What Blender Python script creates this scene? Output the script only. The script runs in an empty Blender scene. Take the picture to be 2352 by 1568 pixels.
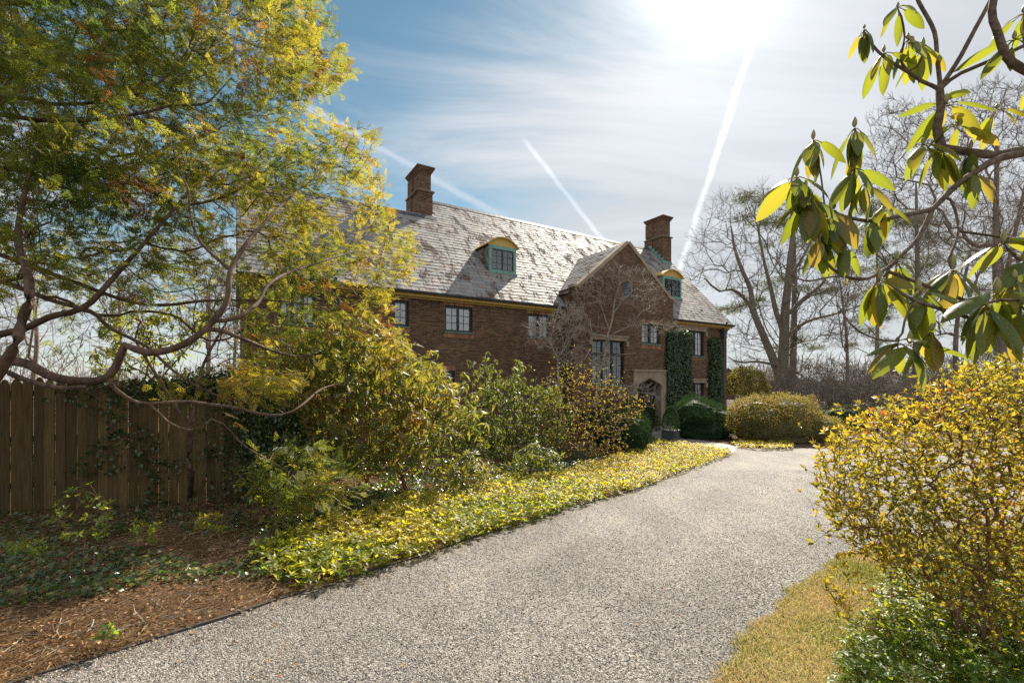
import bpy, math, random
import numpy as np
from mathutils import Vector, Matrix
from mathutils.geometry import tessellate_polygon
R = math.radians
SC = bpy.context.scene
COL = SC.collection
rng = np.random.default_rng(7)
random.seed(7)

# ------------------------------------------------------------------ camera
CAMZ = 1.85
cam_d = bpy.data.cameras.new('camera')
cam = bpy.data.objects.new('camera', cam_d); COL.objects.link(cam)
cam.location = (0, 0, CAMZ); cam.rotation_euler = (R(90), 0, 0)
cam_d.sensor_width = 36; cam_d.lens = 16.0
cam_d.shift_y = 0.0389
cam_d.clip_start = 0.05; cam_d.clip_end = 1500
SC.camera = cam

# ------------------------------------------------------------------ sun and sky
SUN_AZ, SUN_EL = R(24.2), R(41.0)
sun_dir = Vector((math.sin(SUN_AZ)*math.cos(SUN_EL), math.cos(SUN_AZ)*math.cos(SUN_EL), math.sin(SUN_EL)))
sl = bpy.data.lights.new('sun', 'SUN'); sl.energy = 5.0; sl.angle = R(0.5); sl.color = (1.0, 0.90, 0.76)
so = bpy.data.objects.new('sun', sl); COL.objects.link(so)
so.rotation_euler = sun_dir.to_track_quat('Z', 'Y').to_euler()

SC.view_settings.view_transform = 'Standard'; SC.view_settings.look = 'None'
SC.view_settings.exposure = 1.12; SC.view_settings.gamma = 1.0
SC.cycles.max_bounces = 7; SC.cycles.diffuse_bounces = 3; SC.cycles.glossy_bounces = 2
SC.cycles.transmission_bounces = 5; SC.cycles.transparent_max_bounces = 8
SC.cycles.sample_clamp_indirect = 3.0; SC.cycles.sample_clamp_direct = 12.0
SC.cycles.use_denoising = False; SC.cycles.use_adaptive_sampling = False
SC.cycles.caustics_reflective = False; SC.cycles.caustics_refractive = False


class NT:
    """small node-tree helper"""
    def __init__(s, nt): s.t = nt; s.n = nt.nodes; s.l = nt.links; s.n.clear()
    def node(s, typ, ins=None, **kw):
        nd = s.n.new(typ)
        for k, v in kw.items(): setattr(nd, k, v)
        for k, v in (ins or {}).items(): s.put(nd.inputs[k], v)
        return nd
    def put(s, sock, v):
        if isinstance(v, bpy.types.NodeSocket): s.l.new(v, sock)
        elif v is not None:
            if sock.type == 'RGBA' and len(v) == 3: v = (*v, 1)
            sock.default_value = v
    def m(s, op, a, b=None, c=None, clamp=False):
        nd = s.node('ShaderNodeMath', operation=op, use_clamp=clamp)
        for i, v in enumerate((a, b, c)):
            if v is not None: s.put(nd.inputs[i], v)
        return nd.outputs[0]
    def dot(s, a, v):
        nd = s.node('ShaderNodeVectorMath', operation='DOT_PRODUCT')
        s.put(nd.inputs[0], a); nd.inputs[1].default_value = tuple(v)
        return nd.outputs['Value']
    def mix(s, f, a, b, mode='MIX'):
        nd = s.node('ShaderNodeMix', data_type='RGBA', blend_type=mode)
        s.put(nd.inputs[0], f); s.put(nd.inputs[6], a); s.put(nd.inputs[7], b)
        return nd.outputs[2]
    def ss(s, x, a, b, lo=0.0, hi=1.0):
        nd = s.node('ShaderNodeMapRange', interpolation_type='SMOOTHSTEP')
        s.put(nd.inputs[0], x)
        for i, v in enumerate((a, b, lo, hi)): nd.inputs[i+1].default_value = v
        return nd.outputs[0]
    def noise(s, vec, scale, detail=4, rough=.5, dist=0.0, out=0):
        nd = s.node('ShaderNodeTexNoise')
        if vec is not None: s.put(nd.inputs['Vector'], vec)
        nd.inputs['Scale'].default_value = scale; nd.inputs['Detail'].default_value = detail
        nd.inputs['Roughness'].default_value = rough; nd.inputs['Distortion'].default_value = dist
        return nd.outputs[out]
    def ramp(s, f, stops, interp='LINEAR'):
        nd = s.node('ShaderNodeValToRGB'); s.put(nd.inputs[0], f)
        e = nd.color_ramp.elements; nd.color_ramp.interpolation = interp
        while len(e) < len(stops): e.new(0.5)
        for i, (p, c) in enumerate(stops):
            e[i].position = p; e[i].color = (*c, 1)
        return nd.outputs[0]


def pix_dir(x, y):
    return Vector(((x-1176)/1045.3, 1.0, -(y-875.4)/1045.3)).normalized()

W = bpy.data.worlds.new('World'); SC.world = W; W.use_nodes = True
w = NT(W.node_tree)
dirv = w.node('ShaderNodeTexCoord').outputs['Generated']
sky = w.node('ShaderNodeTexSky')
sky.sky_type = 'NISHITA'; sky.sun_disc = False
sky.sun_elevation = SUN_EL; sky.sun_rotation = SUN_AZ
sky.air_density = 1.0; sky.dust_density = 0.15; sky.ozone_density = 1.5
sep = w.node('ShaderNodeSeparateXYZ', {0: dirv})
zc = w.m('ADD', w.m('MAXIMUM', sep.outputs[2], 0.0), 0.16)
cp = w.node('ShaderNodeCombineXYZ', {0: w.m('DIVIDE', sep.outputs[0], zc), 1: w.m('DIVIDE', sep.outputs[1], zc), 2: 0.0})
mp = w.node('ShaderNodeMapping', {0: cp.outputs[0], 'Rotation': (0, 0, R(-28)), 'Scale': (0.45, 1.0, 1), 'Location': (1.3, .4, 0)})
cn = w.noise(mp.outputs[0], 1.5, 9, .62, 1.1)
cn2 = w.noise(cp.outputs[0], .55, 3, .5, .3)
sdot = w.m('MAXIMUM', w.dot(dirv, sun_dir), 0.0)
# veil of thin cloud: thicker on the sun's side of the sky and towards the horizon
side = w.ss(w.dot(dirv, Vector((.93, .25, -.2)).normalized()), -.35, .75)
lowz = w.ss(sep.outputs[2], .42, .12)
cov = w.m('ADD', w.m('MULTIPLY', cn, .75), w.m('MULTIPLY', cn2, .45))
cov = w.m('ADD', cov, w.m('MULTIPLY', w.ss(w.dot(dirv, (0, -1, .25)), -.1, .5), .4))  # more cloud out of view behind the camera, added as fill light
cov = w.m('ADD', cov, w.m('ADD', w.m('MULTIPLY', side, .42), w.m('MULTIPLY', lowz, .26)))
mask = w.m('MULTIPLY', w.ss(cov, .56, .94), .92)
# condensation trails: narrow bands along great circles
def trail(p1, p2, wid, soft, strength):
    a, b = pix_dir(*p1), pix_dir(*p2)
    nrm = a.cross(b).normalized()
    mid = (a+b).normalized(); along = (b-a).normalized(); half = a.angle(b)/2
    d = w.m('ABSOLUTE', w.m('ADD', w.dot(dirv, nrm), w.m('MULTIPLY', w.m('SUBTRACT', w.noise(dirv, 22, 4, .65), .5), soft*1.3)))
    f = w.ss(d, wid+soft, wid*.3)
    t = w.m('ABSOLUTE', w.dot(dirv, along))
    e = w.ss(t, math.sin(half)*1.02, math.sin(half)*.8)
    front = w.ss(w.dot(dirv, mid), .3, .6)
    f = w.m('MULTIPLY', w.m('MULTIPLY', f, e), w.m('MULTIPLY', front, strength))
    return f
t1 = trail((1772, -40), (1535, 700), .0012, .0075, .9)
t2 = trail((1195, 310), (1400, 570), .0015, .006, .7)
t3 = trail((640, 210), (1185, 515), .003, .013, .5)
tr_ = w.m('MINIMUM', w.m('ADD', t1, w.m('ADD', t2, t3)), 1.0)
mask = w.m('MAXIMUM', mask, tr_)
# thin cloud scatters sunlight forward: bright round the sun
ph = w.m('ADD', w.m('MULTIPLY', w.m('POWER', sdot, 45.0), .16), w.m('MULTIPLY', w.m('POWER', sdot, 9.0), .045))
ph = w.m('ADD', ph, w.m('MULTIPLY', w.m('POWER', sdot, 420.0), 1.6))
back_fill = w.m('MULTIPLY', w.ss(w.dot(dirv, (0, -1, .25)), -.1, .7), .08)  # unseen sky behind the camera, brightened to lift the shadows
cl = w.m('ADD', w.m('ADD', ph, w.m('ADD', .31, back_fill)), w.m('ADD', w.m('MULTIPLY', tr_, .16), w.m('MULTIPLY', w.ss(cn, .35, .7), .07)))
cloudc = w.node('ShaderNodeVectorMath', operation='SCALE', ins={0: (0.97, .99, 1.03)}); w.put(cloudc.inputs['Scale'], cl)
skys = w.node('ShaderNodeVectorMath', operation='MULTIPLY', ins={0: sky.outputs[0], 1: (.047, .058, .050)})
tot = w.mix(mask, skys.outputs[0], cloudc.outputs[0])
bg = w.node('ShaderNodeBackground', {0: tot, 1: 1.0})
w.l.new(bg.outputs[0], w.node('ShaderNodeOutputWorld').inputs[0])

# ------------------------------------------------------------------ picture <-> place
def at(x, y, Y):
    """point seen at photo pixel (2352-wide frame) at distance Y"""
    return np.array(((x-1176)/1045.3*Y, Y, CAMZ-(y-875.4)/1045.3*Y))
def T(x, y):
    t = np.clip((np.asarray(y, float)-4)/11.0, 0, 1)
    return -.55*t*t*(3-2*t) + 0*np.asarray(x, float)
def gnd(x, y):
    z = 0.0
    for _ in range(12):
        Y = (CAMZ-z)*1045.3/(y-875.4); z = float(T(0, Y))
    return np.array(((x-1176)/1045.3*Y, Y, z))

# ------------------------------------------------------------------ materials
MATS = {}
def new_mat(name):
    m = bpy.data.materials.new(name); m.use_nodes = True; MATS[name] = m
    return m, NT(m.node_tree)
def finish(n, sh, disp=None):
    o = n.node('ShaderNodeOutputMaterial'); n.l.new(sh, o.inputs[0])
def bumpn(n, h, dist=.01, strength=1.0):
    return n.node('ShaderNodeBump', {'Height': h, 'Distance': dist, 'Strength': strength}).outputs[0]
def P(n, base, rough=.7, normal=None, spec=.5, metal=0.0):
    b = n.node('ShaderNodeBsdfPrincipled', {'Base Color': base, 'Roughness': rough, 'Specular IOR Level': spec, 'Metallic': metal})
    if normal is not None: n.l.new(normal, b.inputs['Normal'])
    return b.outputs[0]
def leaf_mat(name, stops, tstops, rough=.45, trans=.5, spec=.5, noise=0.0):
    m, n = new_mat(name)
    a = n.node('ShaderNodeAttribute', attribute_name='rnd').outputs['Fac']
    c = n.ramp(a, stops); tc = n.ramp(a, tstops)
    if noise:
        g = n.node('ShaderNodeNewGeometry').outputs['Position']
        f = n.ss(n.noise(g, noise, 2, .5), .35, .65)
        c = n.mix(f, n.mix(1.0, c, (.62, .62, .55), 'MULTIPLY'), c)
        tc = n.mix(f, n.mix(1.0, tc, (.7, .78, .6), 'MULTIPLY'), tc)
    p = P(n, c, rough, spec=spec)
    t = n.node('ShaderNodeBsdfTranslucent', {0: tc}).outputs[0]
    mx = n.node('ShaderNodeMixShader', {0: trans}); n.l.new(p, mx.inputs[1]); n.l.new(t, mx.inputs[2])
    finish(n, mx.outputs[0]); return m
def simple_mat(name, c1, c2=None, scale=8, rough=.7, bump=0, spec=.4, metal=0.0, stretch=None, dist=.004):
    m, n = new_mat(name)
    tc = n.node('ShaderNodeTexCoord').outputs['Object']
    v = n.node('ShaderNodeMapping', {0: tc, 'Scale': stretch}).outputs[0] if stretch else tc
    nz = n.noise(v, scale, 6, .6)
    c = n.mix(n.ss(nz, .3, .7), c1, c2 or c1)
    nrm = bumpn(n, n.noise(v, scale*3, 5, .65), dist, bump) if bump else None
    finish(n, P(n, c, rough, nrm, spec, metal)); return m

# ------------------------------------------------------------------ mesh building
def build(name, V, F, mat, parent=None, rnd=None, uv=None, smooth=False, loc=None):
    """F: list of int arrays (n,3) or (n,4); rnd per vertex; uv per loop"""
    me = bpy.data.meshes.new(name)
    V = np.asarray(V, np.float32).reshape(-1, 3)
    F = [np.asarray(f, np.int32) for f in F if len(f)]
    loops = np.concatenate([f.ravel() for f in F]) if F else np.zeros(0, np.int32)
    tot = np.concatenate([np.full(len(f), f.shape[1], np.int32) for f in F]) if F else np.zeros(0, np.int32)
    st = np.concatenate(([0], np.cumsum(tot)[:-1])).astype(np.int32) if len(tot) else tot
    me.vertices.add(len(V)); me.vertices.foreach_set('co', V.ravel())
    me.loops.add(len(loops)); me.loops.foreach_set('vertex_index', loops)
    me.polygons.add(len(tot)); me.polygons.foreach_set('loop_start', st)
    try: me.polygons.foreach_set('loop_total', tot)
    except Exception: pass
    me.polygons.foreach_set('use_smooth', np.full(len(tot), bool(smooth)))
    me.update(calc_edges=True)
    if rnd is not None:
        at_ = me.attributes.new('rnd', 'FLOAT', 'POINT'); at_.data.foreach_set('value', np.asarray(rnd, np.float32))
    if uv is not None:
        l = me.uv_layers.new(name='UVMap'); l.data.foreach_set('uv', np.asarray(uv, np.float32).ravel())
    if mat: me.materials.append(mat)
    o = bpy.data.objects.new(name, me); COL.objects.link(o)
    if parent: o.parent = parent
    if loc is not None: o.location = loc
    return o
def tag(o, label=None, cat=None, group=None, kind=None):
    for k, v in (('label', label), ('category', cat), ('group', group), ('kind', kind)):
        if v: o[k] = v
    return o
def empty(name, loc, label, cat, group=None, rz=0):
    o = bpy.data.objects.new(name, None); COL.objects.link(o); o.location = loc; o.rotation_euler = (0, 0, rz)
    return tag(o, label, cat, group)

class MB:
    """faces with metre UVs"""
    def __init__(s): s.v = []; s.f = []; s.uv = []; s.r = []
    def face(s, pts, uv=None, r=0.5):
        i = len(s.v); s.v += [tuple(p) for p in pts]; s.f.append(list(range(i, i+len(pts))))
        if uv is None:
            p = np.array(pts, float); nn = np.cross(p[1]-p[0], p[2]-p[0]); k = int(np.argmax(np.abs(nn)))
            if k == 0: uv = p[:, [1, 2]]
            elif k == 1: uv = p[:, [0, 2]]
            else: uv = p[:, [0, 1]]
        s.uv += [tuple(q) for q in uv]; s.r += [r]*len(pts)
    def box(s, x0, x1, y0, y1, z0, z1, r=0.5):
        s.hexa([(x0, y0, z0), (x1, y0, z0), (x1, y1, z0), (x0, y1, z0), (x0, y0, z1), (x1, y0, z1), (x1, y1, z1), (x0, y1, z1)], r)
    def hexa(s, p, r=0.5):
        for a in ((0, 3, 2, 1), (4, 5, 6, 7), (0, 1, 5, 4), (1, 2, 6, 5), (2, 3, 7, 6), (3, 0, 4, 7)):
            s.face([p[i] for i in a], r=r)
    def prism(s, poly, y0, y1, holes=(), r=0.5, back=True):
        """polygon in x,z extruded along y, holes with reveals"""
        loops = [list(poly)]+[list(h) for h in holes]
        flat = [p for l in loops for p in l]
        tris = tessellate_polygon([[Vector((a, b, 0)) for a, b in l] for l in loops])
        for t in tris:
            q = [flat[i] for i in t]
            ar = (q[1][0]-q[0][0])*(q[2][1]-q[0][1])-(q[1][1]-q[0][1])*(q[2][0]-q[0][0])
            if ar < 0: q = q[::-1]
            s.face([(a, y0, b) for a, b in q], r=r)
            if back: s.face([(a, y1, b) for a, b in q[::-1]], r=r)
        for l in loops:
            d = 0
            for i in range(len(l)):
                (a, b), (c, e) = l[i-1], l[i]
                s.face([(a, y0, b), (a, y1, b), (c, y1, e), (c, y0, e)], r=r)
    def build(s, name, mat, parent=None, loc=None, smooth=False):
        F3 = [f for f in s.f if len(f) == 3]; F4 = [f for f in s.f if len(f) == 4]; FN = [f for f in s.f if len(f) > 4]
        order = [f for f in s.f if len(f) == 3]+[f for f in s.f if len(f) == 4]
        idx = [i for f in order for i in f]
        for f in FN: raise ValueError('ngon')
        uv = np.array(s.uv)[idx]
        return build(name, s.v, [np.array(F3, int).reshape(-1, 3), np.array(F4, int).reshape(-1, 4)], mat, parent, rnd=s.r, uv=uv, loc=loc, smooth=smooth)

def nrm(a): return a/np.maximum(np.linalg.norm(a, axis=-1, keepdims=True), 1e-9)
def frames(d, up, roll=None):
    """rotation matrices with columns x, y=d, z~up"""
    d = nrm(d); z = nrm(up-(up*d).sum(-1, keepdims=True)*d); x = np.cross(d, z)
    return np.stack([x, d, z], axis=-1)
def scatter(tv, tf, pos, M, size, wid=None):
    """copies of a template leaf as one mesh: returns V, F, index of copy per vertex"""
    n, m = len(pos), len(tv)
    tv = np.asarray(tv, float)
    L = tv[None]*np.asarray(size).reshape(-1, 1, 1)
    if wid is not None: L = L*np.stack([wid, np.ones(n), np.ones(n)], -1)[:, None, :]
    V = np.einsum('nij,nmj->nmi', M, L)+pos[:, None, :]
    off = (np.arange(n)*m)[:, None, None]
    F = [(np.asarray(f)[None]+off).reshape(-1, np.asarray(f).shape[1]) for f in tf]
    return V.reshape(-1, 3), F, np.repeat(np.arange(n), m)
def join(parts):
    V, F3, F4, Rn, o = [], [], [], [], 0
    for v, f, r in parts:
        V.append(v); Rn.append(r)
        for q in f:
            (F3 if q.shape[1] == 3 else F4).append(q+o)
        o += len(v)
    return np.concatenate(V), [np.concatenate(x) for x in (F3, F4) if x], np.concatenate(Rn)

# leaf templates (y along the leaf, z its upper side)
def leaf_t(w=.4, droop=.12, fold=.06):
    v = [(0, 0, 0), (0, .5, 0), (0, 1, -droop), (-w/2, .45, fold), (w/2, .45, fold)]
    return v, [np.array([[0, 1, 3], [1, 2, 3], [0, 4, 1], [1, 4, 2]])]
def leaf_big(w=.36, droop=.18, fold=.05, n=7):
    v = []; f = []
    for i in range(n):
        t = i/(n-1); hw = w/2*(math.sin(math.pi*min(1, t*.97+.03))**.62)*(1-.12*t) if 0 < i < n-1 else .012
        z = -droop*t*t
        v += [(-hw, t, z-fold*hw*2-.0), (0, t, z+fold*hw*2.5), (hw, t, z-fold*hw*2)]
    for i in range(n-1):
        a = i*3; f += [[a, a+1, a+4, a+3], [a+1, a+2, a+5, a+4]]
    return v, [np.array(f)]
def rhomb(w=.3, fold=.05):
    v = [(0, 0, 0), (w/2, .5, fold), (0, 1, 0), (-w/2, .5, fold)]
    return v, [np.array([[0, 1, 2], [0, 2, 3]])]

def tube_group(P_, Rr, sides):
    """P_ (n,k,3) centre lines, Rr (n,k) radii"""
    n, k, _ = P_.shape
    t = np.empty_like(P_); t[:, 1:-1] = P_[:, 2:]-P_[:, :-2]; t[:, 0] = P_[:, 1]-P_[:, 0]; t[:, -1] = P_[:, -1]-P_[:, -2]
    t = nrm(t+1e-9)
    ref = np.where(np.abs(t[:, :1, 2:3]) > .85, np.array([1., .1, 0]), np.array([.05, .1, 1.]))
    ref = np.broadcast_to(ref, t.shape)
    x = nrm(np.cross(t, ref)); y = np.cross(x, t)
    a = np.arange(sides)*2*np.pi/sides
    V = P_[:, :, None, :]+Rr[:, :, None, None]*(np.cos(a)[None, None, :, None]*x[:, :, None, :]+np.sin(a)[None, None, :, None]*y[:, :, None, :])
    i = np.arange(n)[:, None, None]*k*sides; j = np.arange(k-1)[None, :, None]*sides; s_ = np.arange(sides)[None, None, :]
    s2 = (s_+1) % sides
    F = np.stack([i+j+s_, i+j+s2, i+j+sides+s2, i+j+sides+s_], -1).reshape(-1, 4)
    return V.reshape(-1, 3), [F], np.repeat(rng.random(n), k*sides)
def tubes(lines, sides=5):
    g = {}
    for p, r in lines: g.setdefault(len(p), []).append((p, r))
    return join([tube_group(np.array([a for a, _ in L]), np.array([b for _, b in L]), sides) for L in g.values()])

def resample(pts, step):
    pts = np.asarray(pts, float); d = np.r_[0, np.cumsum(np.linalg.norm(np.diff(pts, axis=0), axis=1))]
    n = max(2, int(d[-1]/step)+1); t = np.linspace(0, d[-1], n)
    # smooth through the given points (Catmull-Rom)
    out = []
    for tt in t:
        i = min(len(pts)-2, max(0, np.searchsorted(d, tt)-1)); u = (tt-d[i])/max(d[i+1]-d[i], 1e-9)
        p0 = pts[max(i-1, 0)]; p1 = pts[i]; p2 = pts[i+1]; p3 = pts[min(i+2, len(pts)-1)]
        out.append(.5*((2*p1)+(-p0+p2)*u+(2*p0-5*p1+4*p2-p3)*u*u+(-p0+3*p1-3*p2+p3)*u**3))
    return np.array(out)

def grow(stems, targets, step=.15, bf=.35, bend=.35, wob=.03, tip=.003, ex=2.4, g=None):
    """a branching skeleton reaching every target; stems: list of (points, r0, r1)"""
    g = g or rng
    N = []; par = []; rmin = []; plen = []
    for si, (pts, r0, r1) in enumerate(stems):
        q = resample(pts, step); p = -1; st = 0
        if si > 0:
            d = np.linalg.norm(np.array(N)-q[0], axis=1); p = int(np.argmin(d)); st = 1 if d[p] < step*1.5 else 0
            if d[p] > max(step*4, .4): p = -1
        for i in range(st, len(q)):
            N.append(q[i]); par.append(p)
            plen.append(0 if p < 0 else plen[p]+np.linalg.norm(q[i]-N[p]))
            rmin.append(r0+(r1-r0)*i/(len(q)-1)); p = len(N)-1
    cap = len(N)+len(targets)*40
    NA = np.zeros((cap, 3)); NA[:len(N)] = N; cnt = len(N)
    Tg = np.asarray(targets, float); m = len(Tg)
    cost = np.full(m, 1e9); best = np.zeros(m, int); alive = np.ones(m, bool)
    def upd(i0, i1):
        for i in range(i0, i1):
            c = np.linalg.norm(Tg-NA[i], axis=1)+bf*plen[i]
            k = c < cost; cost[k] = c[k]; best[k] = i
    upd(0, cnt)
    tips = []
    for _ in range(m):
        c = np.where(alive, cost, 1e9); k = int(np.argmin(c)); alive[k] = False
        a = int(best[k]); A = NA[a]; B = Tg[k]
        L = np.linalg.norm(B-A)
        if L < 1e-4: tips.append(a); continue
        pa = par[a]; t0 = nrm(A-NA[pa]) if pa >= 0 else nrm(B-A)
        C = A+(t0*.6+nrm(B-A)*.6)*L*bend+g.normal(0, wob, 3)*L
        n = max(1, int(L/step)); i0 = cnt; p = a
        for i in range(1, n+1):
            u = i/n; q = (1-u)**2*A+2*u*(1-u)*C+u*u*B+(g.normal(0, wob*.35, 3)*step if i < n else 0)
            NA[cnt] = q; par.append(p); plen.append(plen[p]+np.linalg.norm(q-NA[p])); rmin.append(0); p = cnt; cnt += 1
        tips.append(p); upd(i0, cnt)
    NA = NA[:cnt]; par = np.array(par); rmin = np.array(rmin)
    acc = np.zeros(cnt); rad = np.zeros(cnt); kids = [[] for _ in range(cnt)]
    for i in range(cnt-1, -1, -1):
        rad[i] = max(acc[i]**(1/ex) if acc[i] > 0 else tip, rmin[i], tip)
        if par[i] >= 0: acc[par[i]] += rad[i]**ex if rmin[i] == 0 else (rad[i]*.6)**ex*(1 if rmin[par[i]] == 0 else 0); kids[par[i]].append(i)
    lines = []
    roots = [i for i in range(cnt) if par[i] < 0]
    stack = [(r, None) for r in roots]
    while stack:
        i, fr = stack.pop(); ch = [fr, i] if fr is not None else [i]
        while kids[i]:
            ks = sorted(kids[i], key=lambda j: (rmin[j] > 0, rad[j]), reverse=True)
            for j in ks[1:]: stack.append((j, i))
            i = ks[0]; ch.append(i)
        if len(ch) < 2: continue
        r = rad[ch].copy(); 
        if fr is not None: r[0] = min(r[0], r[1]*1.25)
        r[-1] *= .6
        lines.append((NA[ch], r))
    dirs = np.array([NA[t]-NA[par[t]] if par[t] >= 0 else (0, 0, 1) for t in tips])
    return dict(lines=lines, tips=NA[tips], dirs=nrm(dirs), nodes=NA, rad=rad, par=par)

def wood(G, parent, mat, thick=.02, names=('trunk', 'branches'), s1=7, s2=4):
    a = [l for l in G['lines'] if l[1].max() >= thick]; b = [l for l in G['lines'] if l[1].max() < thick]
    out = []
    for L, nm, s_ in ((a, names[0], s1), (b, names[1], s2)):
        if L:
            V, F, r = tubes(L, s_); out.append(build(nm, V, F, mat, parent, rnd=r, smooth=True))
    return out

def pip(poly, x, y):
    poly = np.asarray(poly, float); ins = np.zeros(len(x), bool); j = len(poly)-1
    for i in range(len(poly)):
        xi, yi = poly[i]; xj, yj = poly[j]
        c = ((yi > y) != (yj > y)) & (x < (xj-xi)*(y-yi)/(yj-yi+1e-12)+xi)
        ins ^= c; j = i
    return ins
def in_poly(poly, n, wf=None):
    poly = np.asarray(poly, float); lo, hi = poly.min(0), poly.max(0); out = np.zeros((0, 2))
    while len(out) < n:
        q = lo+rng.random((n*3, 2))*(hi-lo); q = q[pip(poly, q[:, 0], q[:, 1])]
        if wf is not None: q = q[rng.random(len(q)) < wf(q[:, 0], q[:, 1])]
        out = np.concatenate([out, q])
    return out[:n]
def spread(pts, mind):
    """keep points at least mind apart (grid based)"""
    seen = set(); keep = []
    for i, p in enumerate(pts):
        k = tuple((p/mind).astype(int))
        if k in seen: continue
        seen.add(k); keep.append(i)
    return pts[keep]
# ------------------------------------------------------------------ materials for ground and house
def ground_mats():
    m, n = new_mat('mulch')
    g = n.node('ShaderNodeNewGeometry').outputs['Position']
    a = n.noise(g, 38, 6, .7); b = n.noise(g, 1.3, 3, .5)
    c = n.ramp(a, [(.3, (.03, .02, .013)), (.48, (.11, .072, .045)), (.62, (.21, .145, .09)), (.8, (.38, .29, .19))])
    c = n.mix(n.ss(b, .4, .62), c, n.mix(1.0, c, (.7, .6, .5), 'MULTIPLY'))
    finish(n, P(n, c, .9, bumpn(n, a, .03, 1.0), .2))
    m, n = new_mat('gravel')
    g = n.node('ShaderNodeNewGeometry').outputs['Position']
    v = n.node('ShaderNodeTexVoronoi', {'Vector': g, 'Scale': 88.0}); v2 = n.node('ShaderNodeTexVoronoi', {'Vector': g, 'Scale': 150.0})
    s_ = n.node('ShaderNodeSeparateColor', {0: v.outputs['Color']}).outputs[0]
    s2 = n.node('ShaderNodeSeparateColor', {0: v2.outputs['Color']}).outputs[1]
    f = n.m('ADD', n.m('MULTIPLY', s_, .6), n.m('MULTIPLY', s2, .4))
    c = n.ramp(f, [(.14, (.03, .03, .03)), (.34, (.125, .115, .10)), (.55, (.22, .207, .188)), (.75, (.335, .318, .29)), (.95, (.52, .50, .465))])
    gs = n.node('ShaderNodeMapping', {0: g, 'Scale': (1.0, .32, 1), 'Rotation': (0, 0, R(-20))}).outputs[0]
    big = n.ss(n.noise(gs, 1.1, 4, .6), .36, .66)
    c = n.mix(big, n.mix(1.0, c, (.72, .72, .73), 'MULTIPLY'), c)
    c = n.mix(n.ss(n.noise(g, 2.7, 3, .6), .62, .75), c, n.mix(1.0, c, (.9, .78, .62), 'MULTIPLY'))
    trk = n.node('ShaderNodeAttribute', attribute_name='rnd').outputs['Fac']
    trk = n.m('MULTIPLY', trk, n.ss(n.noise(g, 1.6, 4, .6), .3, .65))
    c = n.mix(n.m('MAXIMUM', trk, 0.0), c, n.mix(1.0, n.mix(.35, c, (.25, .225, .19)), (1.12, 1.1, 1.06), 'MULTIPLY'))
    c = n.mix(n.m('MAXIMUM', n.m('MULTIPLY', trk, -1.4), 0.0), c, n.mix(1.0, c, (.62, .52, .42), 'MULTIPLY'))
    hgt = n.m('MULTIPLY', v.outputs['Distance'], -1.0)
    finish(n, P(n, c, .75, bumpn(n, hgt, .014, .75), .35))
    m, n = new_mat('turf')
    g = n.node('ShaderNodeNewGeometry').outputs['Position']
    a = n.noise(g, 60, 5, .7); b = n.noise(g, 2.2, 3, .6)
    c1 = n.ramp(a, [(.3, (.16, .12, .05)), (.5, (.46, .40, .20)), (.7, (.66, .58, .32))])
    c2 = n.ramp(a, [(.3, (.05, .06, .015)), (.5, (.16, .17, .05)), (.7, (.32, .30, .11))])
    finish(n, P(n, n.mix(n.ss(b, .42, .6), c1, c2), .9, bumpn(n, a, .02, .8), .2))
    simple_mat('far_ground', (.07, .06, .03), (.12, .09, .05), .6, .95)
    simple_mat('flagstone', (.20, .19, .18), (.30, .28, .26), 1.6, .75, .4)
    simple_mat('edging_steel', (.03, .03, .028), (.06, .05, .04), 9, .6)
ground_mats()

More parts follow.
